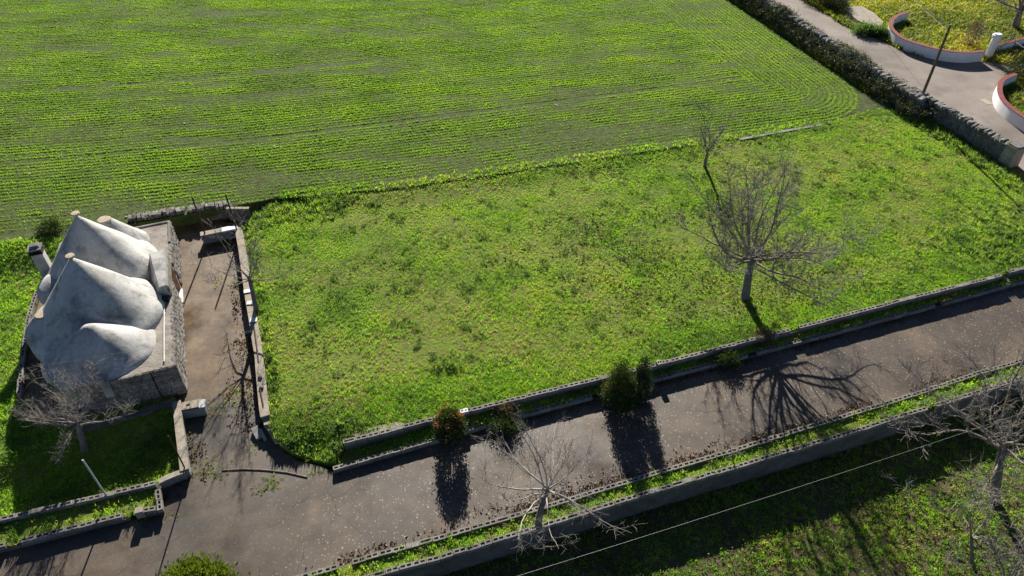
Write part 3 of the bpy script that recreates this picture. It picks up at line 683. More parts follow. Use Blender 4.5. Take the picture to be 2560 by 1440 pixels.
def cone(name, cu, cv, Rr, zt, rt, seed, z0=HH-.2, sh=0.55, n=72, squash=1.0, lean=(0,0), bulge=0.0, drum=False):
    """plastered trullo cone: straight flank, rounded shoulder at the eaves"""
    prof = [(Rr*1.0, z0), (Rr*1.005, z0+.22*sh/.55), (Rr*.975, z0+.40*sh/.55), (Rr*.91, z0+.56*sh/.55), (Rr*.82, z0+.74*sh/.55)]
    if drum: prof = [(Rr*.93, -.05), (Rr*.94, z0-.1)]+prof
    zs, rs = prof[-1][1], prof[-1][0]; K = 14
    for k in range(1, K+1):
        t = k/K; rr = rs+(rt-rs)*t; z = zs+(zt-zs)*(t**(1.0-bulge) if bulge else t); prof.append((rr, z))
    mb = MB(); mb.lathe(prof, 0, 0, n, .012, seed)
    r = np.random.default_rng(seed); ph = r.uniform(0, 6, 6)
    for i, (x, y, z) in enumerate(mb.v):
        f = .017*(math.sin(1.7*x+ph[0]+1.1*z)+math.sin(2.3*y+ph[1]+.8*z)+.6*math.sin(4.1*x+3.3*y+ph[2]))
        l = math.hypot(x, y)+1e-6; k = max(0, (z-z0)/(zt-z0))
        mb.v[i] = (cu+x*(1+f*.35)+lean[0]*k, cv+y*squash*(1+f*.35)+lean[1]*k, z+f*.4)
    mb.f[-1] = mb.f[-1]
    return mb.obj(name, M['lime'], house, True)
def pinnacle(parent, u, v, z, rd, neck=.16):
    mb = MB(); mb.lathe([(rd*.55, z-.1), (rd*.4, z+neck*.5), (rd*.45, z+neck), (rd*.95, z+neck+.02), (rd, z+neck+.05), (rd*.93, z+neck+.11), (0.01, z+neck+.125)], u, v, 18, .02, 3); return mb.obj('pinnacle_disc', M['pinn'], parent)
cA = cone('cone_roof', 4.50, 3.32, 2.98, 5.15, .09, 1, lean=(.3,-.07)); cA['label'] = 'tall nearer white cone with a round stone tip'; pinnacle(cA, 4.80, 3.25, 5.08, .2)
cB = cone('cone_roof', 8.40, 3.30, 2.75, 5.10, .08, 2); cB['label'] = 'tall farther white cone with a round stone tip'; pinnacle(cB, 8.40, 3.30, 5.03, .2)
cC = cone('cone_roof', 10.1, 2.68, 1.68, 3.60, .33, 3, sh=.45); cC['label'] = 'smaller blunt cone behind, with flat stone top'
mb = MB(); mb.lathe([(.34, 3.53), (.36, 3.60), (.30, 3.65), (.01, 3.66)], 10.1, 2.68, 18, .02, 3); mb.obj('cone_cap', M['pinn'], cC)
cD = cone('cone_roof', 2.12, 3.10, 2.12, 3.42, .12, 4, sh=.34, squash=1.14, lean=(-.05,.0), drum=True); cD['label'] = 'low front cone melting into the tall one'
cE = cone('cone_roof', 4.3, 5.3, 1.05, 2.85, .30, 5, sh=.5, bulge=.1, drum=True); cE['label'] = 'small blunt cone on the left flank'
mb = MB(); mb.lathe([(.32, 2.78), (.33, 2.85), (.26, 2.9), (.01, 2.91)], 4.3, 5.3, 18, .02, 4); mb.obj('cone_cap', M['pinn'], cE)
cF = cone('cone_roof', 7.5, 4.95, 1.25, 2.5, .5, 6, sh=.5, bulge=.1, drum=True); cF['label'] = 'low rounded vault on the left under the chimney'
for k, (a, b) in enumerate([(.02, 3.75), (.02, 2.85)]):
    mb = MB(); mb.add([(-.14,b-.16,1.0),(-.14,b+.16,1.0),(-.03,b+.13,.98),(-.03,b-.13,.98),(-.1,b-.2,HH+.1),(-.1,b+.2,HH+.1),(.15,b+.2,HH+.12),(.15,b-.2,HH+.12)], [(0,1,2,3),(7,6,5,4),(4,5,1,0),(5,6,2,1),(6,7,3,2),(7,4,0,3)]); mb.obj('lime_spout', M['lime'], house)
# chimney
ch = MB(); ch.box(8.62, 9.22, 5.5, 6.1, -.05, 3.25, .05); cho = ch.obj('chimney', M['lime'], house)
ch = MB(); ch.box(8.61, 9.23, 5.49, 6.11, 3.25, 3.33); ch.obj('chimney_band', M['dark'], cho)
for a, b in ((8.64, 5.52), (9.04, 5.52), (8.64, 5.92), (9.04, 5.92)):
    ch = MB(); ch.box(a, a+.15, b, b+.15, 3.33, 3.5); ch.obj('cap_post', M['dark'], cho)
ch = MB(); ch.box(8.58, 9.2, 5.48, 6.1, 3.5, 3.57); ch.box(8.75, 9.15, 5.55, 6.0, 3.57, 3.68, .05); ch.obj('chimney_cap', M['stone'], cho)

# ------------------------------------------------------------------ yard things
# bench-like planter with posts
b0 = G(507, 585, .62); b1 = G(592, 568, .62); bd = (b1-b0); bl = bd.length; ba = math.atan2(bd.y, bd.x)
pt = empty('planter_bench', (b0.x, b0.y, 0), ba); tag(pt, 'pale topped low planter wall at the far end of the yard', 'planter')
mb = MB(); mb.box(-.1, bl, -.12, .2, 0, .55); mb.obj('wall_body', M['greyblock'], pt)
mb = MB(); mb.box(-.14, bl*.52, -.16, .24, .55, .63); mb.obj('top_slab', M['cap'], pt)
mb = MB(); mb.box(bl*.53, bl+.04, -.16, .24, .55, .64); mb.obj('top_slab', M['white'], pt)
def post(name, label, base, h, r_, m, cat='post', n=8, lean=(0,0)):
    mb = MB(); mb.tube([(0,0,0),(lean[0]*.5,lean[1]*.5,h*.5),(lean[0],lean[1],h)], [r_,r_,r_*.95], n); o = mb.obj(name, m); o.location = base; return tag(o, label, cat)
post('iron_post', 'rusty iron post at the left end of the planter bench', (b0.x+.1, b0.y+.05, .62), 2.5, .045, M['iron'])
b2 = G(590, 575, .62); post('iron_post', 'rusty iron post at the right end of the planter bench', (b2.x, b2.y+.1, .62), 2.4, .045, M['iron'])
p = G(462, 1170, .48); post('iron_post', 'thin rusty post leaning at the foot of the garden wall', (p.x, p.y, .4), 2.2, .03, M['iron'])
p = G(265, 1238, .42); post('metal_post', 'thin pale metal post standing in the garden block wall', (p.x, p.y, .3), 2.45, .035, M['galv'])
# back panel right of the posts
p = G(603, 549, .3); pn = MB(); pn.box(-.62, .62, -.08, .08, 0, .85); pno = pn.obj('concrete_slab', M['mortar']); pno.location = (p.x, p.y, .25); tag(pno, 'brown concrete panel behind the planter bench', 'panel')
pn = MB(); pn.box(-.66, .66, -.1, .1, .85, .9); pn.obj('top_edge', M['cap'], pno)
# stone trough
p = G(492, 1030, 0); tr = empty('stone_trough', (p.x, p.y, 0), .25); tag(tr, 'grey stone trough with a loose holed slab on top, in the yard', 'trough')
mb = MB(); t = .08; X, Y, Hh = .46, .28, .46
mb.box(-X, X, -Y, -Y+t, 0, Hh); mb.box(-X, X, Y-t, Y, 0, Hh); mb.box(-X, -X+t, -Y+t, Y-t, 0, Hh); mb.box(X-t, X, -Y+t, Y-t, 0, Hh); mb.box(-X+t, X-t, -Y+t, Y-t, .02, .1)
mb.obj('basin', M['greyblock'], tr)
slab = block_mesh('top_slab', [(-0.16,-0.04,.19)], .62, .34, .06); slab.materials.clear(); slab.materials.append(M['cap'])
so = bpy.data.objects.new('top_slab', slab); COL.objects.link(so); so.parent = tr; so.location = (-.1, .02, Hh+.07); so.rotation_euler = (.02, .04, .06); so.scale = (1.25, 1.3, 1)
s2 = MB(); s2.box(.25, .5, -.26, .2, Hh+.005, Hh+.06); s2.obj('loose_plate', M['galv'], tr)
s3 = MB(); s3.box(-.75, -.2, -.02, .2, Hh-.02, Hh+.02); s3.obj('loose_plate', M['cap'], tr)
# long pale stick across the drive
mb = MB(); mb.tube([G(556,1175,.03), G(610,1172,.03), G(660,1174,.03), G(715,1180,.03), G(768,1192,.03)], .022, 6); st = mb.obj('stick', M['cap']); tag(st, 'long pale edging strip lying across the drive entrance', 'strip')
# sheets of card on the yard wall
for px, py, rz, m_, lb in ((618,728,.3,'white','white tile leaning on the yard wall beside the bare tree'), (626,757,.1,'white','white card lying flat on the yard wall'), (632,757,.1,'blue','blue card lying on the yard wall next to the white one'), (634,800,.1,'white','white slab lying on the yard wall, nearest the drive')):
    p = G(px, py, LWALL_Z+.03); mb = MB(); w_ = .07 if m_ == 'blue' else .17
    mb.box(-w_, w_, -.13, .13, 0, .035); o = mb.obj('card', M[m_]); o.location = (p.x, p.y, LWALL_Z+.02); o.rotation_euler = (0, .02, rz); tag(o, lb, 'tile')
# rusty rail on the yard wall top
mb = MB(); mb.tube([G(634,808,LWALL_Z+.06), G(641,860,LWALL_Z+.05), G(646,903,LWALL_Z+.05)], .03, 6); tag(mb.obj('iron_rail', M['iron']), 'rusty iron bar lying along the yard wall top', 'iron bar')
mb = MB(); mb.tube([G(650,972,LWALL_Z+.05), G(658,1013,LWALL_Z+.05)], .03, 6); tag(mb.obj('iron_rail', M['iron']), 'short rusty bar at the near end of the yard wall', 'iron bar')
for px, py, lb in ((650,943,'upper of two stones on the yard wall top'), (653,968,'lower of two stones on the yard wall top')):
    p = G(px, py, LWALL_Z+.05); o = bpy.data.objects.new('loose_stone', ROCKS[1]); COL.objects.link(o); o.location = p; o.scale = (.2,.14,.12); tag(o, lb, 'stone')

# ------------------------------------------------------------------ lane side: utility pole, white curved walls, gate
p = GF(2290, 277, const(ZF)); up = empty('utility_pole', (p.x, p.y, ZF-.1)); tag(up, 'tall wooden utility pole beside the stone wall and the lane', 'utility pole')
mb = MB(); mb.tube([(0,0,0),(.0,0,3.2),(-.02,0,6.35)], [.115,.098,.08], 10); mb.obj('shaft', M['wood'], up)
mb = MB(); mb.tube([(-.02,0,6.35),(-.02,0,6.42)], [.06,.05], 8); mb.tube([(-.14,-.1,5.9),(.1,.12,5.9)], .03, 6); mb.obj('insulator_bracket', M['galv'], up)
pole_top = Vector((p.x, p.y, ZF+5.85))
def wire(name, label, a, b, sag, r_=.011, n=16, parent=None):
    pts = [a.lerp(b, i/n)-Vector((0,0,sag*4*(i/n)*(1-i/n))) for i in range(n+1)]
    mb = MB(); mb.tube(pts, r_, 5); return tag(mb.obj(name, M['wire']), label, 'wire')
wire('overhead_wire', 'thin phone wire from the utility pole over the white gate', pole_top, Vector((68, 54, 5.0)), .5, .014)
wire('overhead_wire', 'thin phone wire from the utility pole to the upper frame edge', pole_top, Vector((33, 95, 7.0)), .5, .012)
wire('overhead_wire', 'pale wire crossing above the shaded orchard at the front', G(1100,1500,4.0), G(2900,915,4.6), .25, .0042, 24)
wire('overhead_wire', 'upper thin wire passing in front of the house cones', G(-200,962,5.0), G(1000,760,5.6), .1, .0024)
wire('overhead_wire', 'lower thin wire passing in front of the house cones', G(-200,995,4.6), G(760,800,5.2), .1, .0022)

def curved_wall(name, label, pts, h, th, cat='wall'):
    """pts = outer top edge on ground plan; smooth curve, white body and red coping"""
    P = [Vector((q.x, q.y, 0)) for q in pts]; S = []
    for i in range(len(P)-1):
        p0, p1, p2, p3 = P[max(0,i-1)], P[i], P[i+1], P[min(len(P)-1,i+2)]
        for k in range(6):
            t = k/6; S.append(.5*((2*p1)+(-p0+p2)*t+(2*p0-5*p1+4*p2-p3)*t*t+(-p0+3*p1-3*p2+p3)*t**3))
    S.append(P[-1]); base = S[0]
    root = empty(name, (base.x, base.y, ZF)); tag(root, label, cat)
    loc = [(s.x-base.x, s.y-base.y) for s in S]
    mb = MB(); extrude_line(mb, loc, th, -.1, h); mb.obj('wall_body', M['white'], root)
    mb = MB(); extrude_line(mb, loc, th+.05, h, h+.045); mb.obj('coping', M['red'], root)
    return root
WH = .85
CW = gpts([(2270,31),(2246,38),(2231,50),(2227,66),(2236,79),(2256,95),(2290,108),(2336,121),(2381,129),(2420,131),(2460,128)], ZF+WH)
curved_wall('curved_wall', 'long white curved wall with red coping, left of the gate', CW, WH, .30)
CW2 = gpts([(2540,185),(2507,200),(2499,222),(2505,245),(2524,266),(2550,286),(2600,318),(2680,365)], ZF+WH)
curved_wall('curved_wall', 'white curved wall with red coping at the right frame edge', CW2, WH, .30)
CW3 = gpts([(2476,118),(2520,106),(2570,94),(2680,70)], ZF+.7)
curved_wall('garden_wall', 'straight white wall with red coping behind the open gate', CW3, .7, .28)
def gate_pillar(loc, label):
    r0 = empty('gate_pillar', (loc.x, loc.y, ZF-.05)); tag(r0, label, 'pillar', 'white gate pillars')
    mb = MB(); mb.lathe([(.34,0),(.34,.15),(.29,.2),(.28,1.65),(.28,1.75)], 0, 0, 20); mb.obj('shaft', M['white'], r0, False)
    mb = MB(); mb.lathe([(.30,1.75),(.36,1.82),(.38,1.95),(.36,2.02),(.3,2.05),(.28,2.12),(.01,2.14)], 0, 0, 20); mb.obj('capital', M['white'], r0, False)
    return r0
gp1 = G(2468, 146, ZF); gate_pillar(gp1, 'white round gate pillar at the end of the long curved wall')
gp2 = G(2555, 176, ZF); gate_pillar(gp2, 'white round gate pillar at the right frame edge')
# open gate leaf
g0 = Vector((gp1.x+.35, gp1.y+.1, 0)); g1 = G(2535, 112, ZF); gd = Vector((g1.x-g0.x, g1.y-g0.y, 0)); gl = min(gd.length, 3.4)
gt = empty('metal_gate', (g0.x, g0.y, ZF+.05), math.atan2(gd.y, gd.x)); tag(gt, 'black metal gate leaf standing open behind the white pillar', 'gate')
mb = MB(); mb.tube([(0,0,.08),(0,0,1.65)], .035, 6); mb.tube([(gl,0,.08),(gl,0,1.15)], .035, 6); mb.tube([(0,0,.1),(gl,0,.1)], .03, 6); mb.tube([(0,0,1.63),(gl*.5,0,1.3),(gl,0,1.13)], .03, 6); mb.obj('frame', M['gate'], gt)
for k in range(5):
    z = .3+.2*k; mb = MB(); mb.tube([(0,0,z),(gl,0,z)], .018, 5); mb.obj('rail', M['gate'], gt)
for k in range(9):
    x = gl*(k+1)/10; mb = MB(); mb.tube([(x,0,.1),(x,0,1.62-.5*x/gl)], .012, 5); mb.obj('bar', M['gate'], gt)
# second leaf, with close bars, across the entrance to the right
g2 = empty('metal_gate', (gp2.x-.2, gp2.y+.2, ZF+.05), R(75)); tag(g2, 'black metal gate leaf with close bars at the right frame edge', 'gate')
mb = MB(); mb.tube([(0,0,.08),(0,0,1.6)], .035, 6); mb.tube([(2.8,0,.08),(2.8,0,1.1)], .035, 6); mb.tube([(0,0,.1),(2.8,0,.1)], .03, 6); mb.tube([(0,0,1.6),(1.4,0,1.3),(2.8,0,1.1)], .03, 6); mb.obj('frame', M['gate'], g2)
for k in range(14):
    x = 2.8*(k+.5)/14; mb = MB(); mb.tube([(x,0,.1),(x,0,1.58-.48*x/2.8)], .014, 5); mb.obj('bar', M['gate'], g2)
# drain cover and pale slab
mb = MB(); mb.box(-.3,.3,-.45,.45,0,.012); o = mb.obj('manhole_cover', M['cap']); p = G(2465,254,ZF+.04); o.location = (p.x,p.y,ZF+.036); o.rotation_euler = (0,0,.25); tag(o, 'pale square cover plate set in the lane', 'manhole cover')
mb = MB(); sp = gpts([(2108,28),(2150,22),(2180,38),(2206,62),(2200,72),(2172,72),(2140,58)], ZF)
cx = sum(q.x for q in sp)/7; cy = sum(q.y for q in sp)/7
mb.add([(q.x-cx,q.y-cy,0) for q in sp]+[(q.x-cx,q.y-cy,.32) for q in sp], [tuple(range(13,6,-1)), tuple(range(7))]+[(i,(i+1)%7,7+(i+1)%7,7+i) for i in range(7)])
o = mb.obj('rock_slab', M['cap']); o.location = (cx,cy,ZF-.02); tag(o, 'flat pale rock outcrop in the weeds by the lane', 'rock')
mb = MB(); sp = gpts([(880,1088),(930,1068),(1000,1054),(1012,1060),(950,1079),(900,1093)], .50); cx = sum(q.x for q in sp)/6; cy = sum(q.y for q in sp)/6
mb.add([(q.x-cx,q.y-cy,0) for q in sp]+[(q.x-cx,q.y-cy,.07) for q in sp], [tuple(range(11,5,-1)), tuple(range(6))]+[(i,(i+1)%6,6+(i+1)%6,6+i) for i in range(6)])
o = mb.obj('concrete_spill', M['cap']); o.location = (cx,cy,.45); tag(o, 'pale spill of concrete in the grass behind the lawn wall', 'concrete')

# ------------------------------------------------------------------ bare trees
def tubes_mesh(branches, name, m):
    """branches: list of (pts (k,3), radii (k,), sides) -> one mesh"""
    Vs = []; Fs = []; b = 0
    for pts, rad, n in branches:
        pts = np.asarray(pts, float); k = len(pts); d = np.gradient(pts, axis=0); d /= np.linalg.norm(d, axis=1)[:, None]+1e-9
        ref = np.where(np.abs(d[:, 2:3]) < .9, np.array([[0, 0, 1.]]), np.array([[1., 0, 0]]))
        a = np.cross(d, ref); a /= np.linalg.norm(a, axis=1)[:, None]+1e-9; c = np.cross(d, a)
        t = np.arange(n)*2*np.pi/n
        V = pts[:, None, :]+(a[:, None, :]*np.cos(t)[None, :, None]+c[:, None, :]*np.sin(t)[None, :, None])*np.asarray(rad)[:, None, None]
        Vs.append(V.reshape(-1, 3)); i = np.arange(k-1)[:, None]*n; j = np.arange(n)[None, :]; j2 = (j+1) % n
        Fs.append(np.stack([b+i+j, b+i+j2, b+i+n+j2, b+i+n+j], -1).reshape(-1, 4)); b += k*n
    return arrmesh(name, np.vstack(Vs), np.vstack(Fs), m)
def grow(r, start, dirv, length, k, wander, lift):
    pts = [np.array(start, float)]; d = np.array(dirv, float); d /= np.linalg.norm(d); st = length/k
    for _ in range(k):
        d = d+r.normal(0, wander, 3)+np.array([0, 0, lift]); d /= np.linalg.norm(d); pts.append(pts[-1]+d*st)
    return np.array(pts)
def bare_tree(name, label, base, fork, spread, height, seed, n_limb=7, n_sub=8, n_twig=8, tr=.16, trunk_m='bark', limb_m='bark', twig_m='twig', droop=0.0, group='bare winter trees', leader=False, upward=.35, tw_len=.55, trad=1.0, az0=None, low_every=3):
    r = np.random.default_rng(seed); base = np.array(base, float); fork = np.array(fork, float)-base
    root = empty(name, tuple(base)); tag(root, label, 'tree', group)
    k = 7; t = np.linspace(0, 1, k)[:, None]; tp = fork*t+np.array([0, 0, -.15])*(1-t)+np.sin(t*3.1)*r.normal(0, .05, 3)
    link(bpy.data.objects.new('trunk', tubes_mesh([(tp, tr*(1.3-.45*t[:, 0])+(t[:, 0] < .1)*tr*.25, 10)], 'trunk', M[trunk_m])), root)
    limbs = []; subs = []; twigs = []
    H = height-fork[2]
    for i in range(n_limb):
        az = (az0 or 0)+2*math.pi*(i+r.uniform(-.3, .3))/n_limb
        low = i % low_every == 0
        el = r.uniform(.05, .4) if low else r.uniform(.55, 1.15)
        ln = spread*r.uniform(.85, 1.08)/max(.45, math.cos(el)) if low else min(spread/max(.35, math.cos(el)), H/max(.3, math.sin(el)))*r.uniform(.8, 1.02)
        if leader and i == 0: el = 1.5; ln = H
        dv = (math.cos(az)*math.cos(el), math.sin(az)*math.cos(el), math.sin(el))
        st = fork*(1-r.uniform(0, .14))
        P = grow(r, st, dv, ln, 9, .13, (.05 if not low else .02-droop)*(upward/.35)); rr = tr*r.uniform(.28, .46)
        rad = rr*(1-.88*np.linspace(0, 1, 10)); limbs.append((P, rad, 6))
        for j in range(n_sub):
            f = r.uniform(.18, .97); q = f*9; i0 = min(8, int(q)); ps = P[i0]+(P[i0+1]-P[i0])*(q-i0)
            dl = P[i0+1]-P[i0]; dl /= np.linalg.norm(dl); rv = r.normal(0, 1, 3); rv[2] = abs(rv[2])*.6+upward*(.4 if not (low and droop) else -.6); rv /= np.linalg.norm(rv)
            dv2 = dl*.65+rv*.8; l2 = ln*r.uniform(.22, .42)*(1-.45*f)
            P2 = grow(r, ps, dv2, l2, 6, .16, .05-droop); r2 = max(.010, rr*(1-.88*f)*.55)*trad; subs.append((P2, r2*(1-.7*np.linspace(0, 1, 7)), 4))
            for w in range(n_twig):
                f3 = r.uniform(.15, 1.0); q3 = f3*6; i3 = min(5, int(q3)); p3 = P2[i3]+(P2[i3+1]-P2[i3])*(q3-i3)
                d3 = P2[i3+1]-P2[i3]; d3 /= np.linalg.norm(d3); rv = r.normal(0, 1, 3); rv[2] += .35
                P3 = grow(r, p3, d3*.9+rv*.55, tw_len*r.uniform(.5, 1.4)*(l2/1.2)**.4, 3, .2, .05-droop); twigs.append((P3, np.array([.010, .008, .007, .004])*trad, 3))
                if r.random() < .6:
                    P4 = grow(r, P3[2], (P3[2]-P3[1])+r.normal(0, .12, 3), tw_len*.5, 2, .2, .0); twigs.append((P4, np.array([.007, .006, .004])*trad, 3))
    link(bpy.data.objects.new('limbs', tubes_mesh(limbs, 'limbs', M[limb_m])), root)
    link(bpy.data.objects.new('crown', tubes_mesh(subs+twigs, 'crown', M[twig_m])), root)
    return root
def tree_at(name, label, bpx, fpx, fh, zf, *a, **kw):
    b = GF(bpx[0], bpx[1], zf); f = G(fpx[0], fpx[1], b.z+fh); f = Vector((b.x+max(-.7, min(.7, f.x-b.x)), b.y+max(-.6, min(.6, f.y-b.y)), f.z))
    return bare_tree(name, label, b, f, *a, **kw)
tree_at('bare_tree', 'biggest bare tree, spreading, in the middle of the right lawn', (1863,745), (1880,642), 2.3, zl, 5.0, 7.0, 11, 19, 13, 10, .18, 'bark', 'lichen', 'twig', trad=.95, low_every=2)
tree_at('bare_tree', 'small bare tree at the field edge behind the biggest one', (1762,415), (1770,376), 1.5, zl, 1.7, 4.4, 12, 9, 8, 6, .09, 'bark', 'bark', 'twig', upward=.6, trad=.85)
tree_at('bare_tree', 'bare tree rooted at the yard wall, hanging over the yard', (640,778), (622,692), 1.9, zl, 2.5, 5.0, 13, 9, 7, 6, .10, 'bark', 'twig', 'twig', leader=False, trad=.8)
tree_at('bare_tree', 'bushy bare tree in the shade before the house', (210,1122), (192,1058), 1.7, zgar, 2.3, 3.9, 14, 12, 9, 9, .12, 'bark', 'twig', 'twig', trad=.7, upward=.6)
tree_at('bare_tree', 'pale bare tree in the front bed, reaching over the drive', (1345,1312), (1370,1222), 2.1, const(.13), 3.3, 4.9, 15, 13, 8, 6, .11, 'bark', 'paletwig', 'twig', droop=.03, leader=True, trad=.75, low_every=2)
tree_at('bare_tree', 'tall lichened bare tree in the orchard near the right frame edge', (2488,1250), (2494,1095), 3.0, const(Z_ORCH), 4.2, 8.2, 16, 16, 12, 10, .16, 'bark', 'lichen', 'twig', trad=.95, low_every=2)
tree_at('bare_tree', 'slender bare sapling in the orchard left of the lichened tree', (2432,1412), (2428,1340), 1.3, const(Z_ORCH), 2.6, 4.8, 17, 9, 8, 6, .06, 'bark', 'twig', 'twig', trad=.8)
tree_at('bare_tree', 'bare tree at the bottom right corner of the orchard', (2520,1560), (2514,1470), 1.6, const(Z_ORCH), 2.4, 5.4, 18, 8, 8, 6, .10, 'bark', 'twig', 'twig')
tree_at('bare_tree', 'leaning tree with thick grey trunk in the weedy plot', (2538,72), (2556,28), 2.0, const(ZF), 3.6, 6.5, 19, 9, 8, 6, .26, 'bark', 'bark', 'twig')
tree_at('bare_tree', 'bare branches reaching in at the left frame edge', (-75,1262), (-60,1200), 1.6, const(GAR_Z), 2.3, 4.0, 20, 9, 7, 6, .11, 'bark', 'paletwig', 'paletwig')
tree_at('bare_tree', 'tiny bare sapling in the front bed', (1832,1150), (1831,1135), .3, const(.13), .45, 1.3, 23, 5, 5, 4, .025, 'bark', 'twig', 'twig', tw_len=.2, trad=.7)

# ------------------------------------------------------------------ leafy bushes: leaf clumps through the crown's volume
def leaf_cloud(P, D, size, aspect=.5, seed=0, bend=.25):
    """diamond leaves (2 tris) at points P facing around D"""
    r = np.random.default_rng(seed); n = len(P); s = size*r.uniform(.6, 1.3, n)[:, None]
    a = D+r.normal(0, .6, (n, 3)); a /= np.linalg.norm(a, axis=1)[:, None]; q = r.normal(0, 1, (n, 3)); b = np.cross(a, q); b /= np.linalg.norm(b, axis=1)[:, None]+1e-9
    nn = np.cross(a, b)
    V = np.stack([P, P+a*s*.5+b*s*aspect*.5+nn*s*bend*.2, P+a*s, P+a*s*.5-b*s*aspect*.5+nn*s*bend*.2], 1).reshape(-1, 3)
    return V, np.arange(n*4).reshape(-1, 4)
def crown_points(shape, n_clump, per, cr, seed):
    """shape(r)->(x,y,z) random point near the crown's surface/inside; returns leaf points and outward directions"""
    r = np.random.default_rng(seed); C = np.array([shape(r) for _ in range(n_clump)]); P = np.repeat(C, per, 0)+r.normal(0, 1, (n_clump*per, 3))*cr
    cen = C.mean(0); D = P-cen*np.array([1, 1, .6]); D /= np.linalg.norm(D, axis=1)[:, None]+1e-9; D[:, 2] += .25
    return P, D
def bush(name, label, base, cat, parts, stems=6, sh=1.0, group=None, stem_r=.02):
    root = empty(name, base); tag(root, label, cat, group); r = random.Random(int(base[0]*100)); mb = MB()
    for k in range(stems):
        a = r.uniform(0, 6.28); q = r.uniform(.1, .4)*sh; mb.tube([(math.cos(a)*.04, math.sin(a)*.04, -.05), (math.cos(a)*q*.5, math.sin(a)*q*.5, .5*sh), (math.cos(a)*q, math.sin(a)*q, 1.0*sh)], [stem_r, stem_r*.8, stem_r*.4], 5)
    mb.obj('stems', M['bark'], root)
    for pn, shape, ncl, per, cr, size, asp, m_, seed in parts:
        P, D = crown_points(shape, ncl, per, cr, seed); P[:, 2] = np.maximum(P[:, 2], .03); V, F = leaf_cloud(P, D, size, asp, seed)
        link(bpy.data.objects.new(pn, arrmesh(pn, V, F, M[m_])), root)
    return root
def egg(rx, ry, h, lo=.0, p=.6, top=1.0, fill=.55):
    """egg-shaped crown; narrower to the top by power p"""
    def f(r):
        z = lo+(h-lo)*r.random()**.9; t = (z-lo)/(h-lo); w = (math.sin(math.pi*min(1, (t*.9+.1)))**p)*(1-t*(1-top)); a = r.uniform(0, 6.283); q = (fill+(1-fill)*r.random()**.5)
        return (rx*w*q*math.cos(a), ry*w*q*math.sin(a), z)
    return f
def conef(rad, h, p=.8, lo=.0):
    def f(r):
        t = 1-math.sqrt(r.random()); z = lo+(h-lo)*t; w = rad*((1-t)**p)*(min(1, t*6+.55)); a = r.uniform(0, 6.283); q = .6+.4*r.random()
        return (w*q*math.cos(a), w*q*math.sin(a), z)
    return f
p = G(1127, 1093, .18)
bush('red_tipped_bush', 'round bush with red new leaves between the block walls', (p.x, p.y, .18), 'bush', [
    ('foliage', egg(.58,.54,1.55,.05,.42,.95,.4), 190, 42, .10, .085, .5, 'evergreen', 31),
    ('red_leaves', lambda r: (lambda a, q, z: (q*math.cos(a), q*math.sin(a), z))(r.uniform(0, 6.28), (.60*math.sqrt(r.random())), r.uniform(1.0, 1.62)) , 30, 20, .07, .085, .5, 'redleaf', 32)], 7, 1.2)
p = G(1548, 1004, .22)
bush('cone_shrub', 'broad dark cone shaped shrub between the block walls', (p.x, p.y, .2), 'bush', [
    ('foliage', conef(.74, 2.45, .5), 300, 52, .13, .085, .45, 'evergreen', 33),
    ('brown_tips', conef(.76, 2.4, .5, .9), 20, 14, .09, .075, .45, 'redleaf', 34)], 5, 1.5)
p = G(1600, 985, .22)
bush('slim_conifer', 'slim dark conifer right of the broad cone shrub', (p.x, p.y, .2), 'conifer', [('foliage', conef(.40, 2.45, .5), 200, 60, .09, .075, .35, 'cypress', 35)], 4, 1.4)
p = G(530, 1556, .15)
bush('laurel_bush', 'glossy light green bush at the bottom edge of the drive', (p.x, p.y, .1), 'bush', [
    ('foliage', egg(1.45, 1.25, 3.15, .1, .45, .8, .35), 330, 55, .17, .15, .48, 'laurel', 36)], 9, 1.8)
p = G(620, 1590, .15)
bush('laurel_bush', 'lower glossy bush right of the light green bush at the bottom edge', (p.x, p.y, .1), 'bush', [
    ('foliage', egg(.95, .9, 2.6, .1, .45, .8, .35), 150, 50, .16, .15, .48, 'laurel', 37)], 6, 1.4)
p = G(2420, 118, ZF)
bush('brown_shrub', 'upright brown leaved shrub in the weedy plot', (p.x, p.y, ZF), 'bush', [('foliage', egg(.75,.7,2.1,.1,.5,.7,.3), 90, 22, .16, .10, .5, 'deadleaf', 38)], 8, 1.8)
p = G(2545, 198, ZF)
bush('ivy_bush', 'dark bush growing over the right curved wall', (p.x+.3, p.y, ZF), 'bush', [('foliage', egg(1.5,1.1,1.9,.1,.5,.8,.3), 170, 45, .2, .11, .5, 'bramble', 39)], 6, 1.2)
p = G(140, 588, GAR_Z+.2)
bush('low_shrub', 'dark low shrub at the field edge behind the house', (p.x, p.y, GAR_Z), 'bush', [('foliage', egg(1.0,.7,1.0,.05,.5,.8,.3), 90, 40, .16, .10, .5, 'evergreen', 40)], 5, .7)
for i, (px, py, lb, w_, h_, m_) in enumerate([(1262,1034,'brownish weed shrub between the block walls right of the red bush',.5,.4,'deadleaf'), (1262,1068,'dark creeper spilling over the kerb onto the drive',.8,.25,'evergreen'), (1905,858,'brown dry shrub between the walls below the biggest tree',.6,.8,'deadleaf'), (1818,905,'dark creeper over the kerb at the tree shadow',.7,.4,'evergreen')]):
    p = G(px, py, .2); bush('weed_shrub', lb, (p.x, p.y, .15), 'shrub', [('foliage', egg(w_, .42, h_, .03, .5, .8, .2), 60, 35, .12, .075, .45, m_, 50+i), ('green_shoots', egg(w_*.8, .3, h_*.8, .03, .5, .8, .2), 12, 18, .1, .08, .4, 'lush', 60+i)], 6, h_*.7, None, .01)
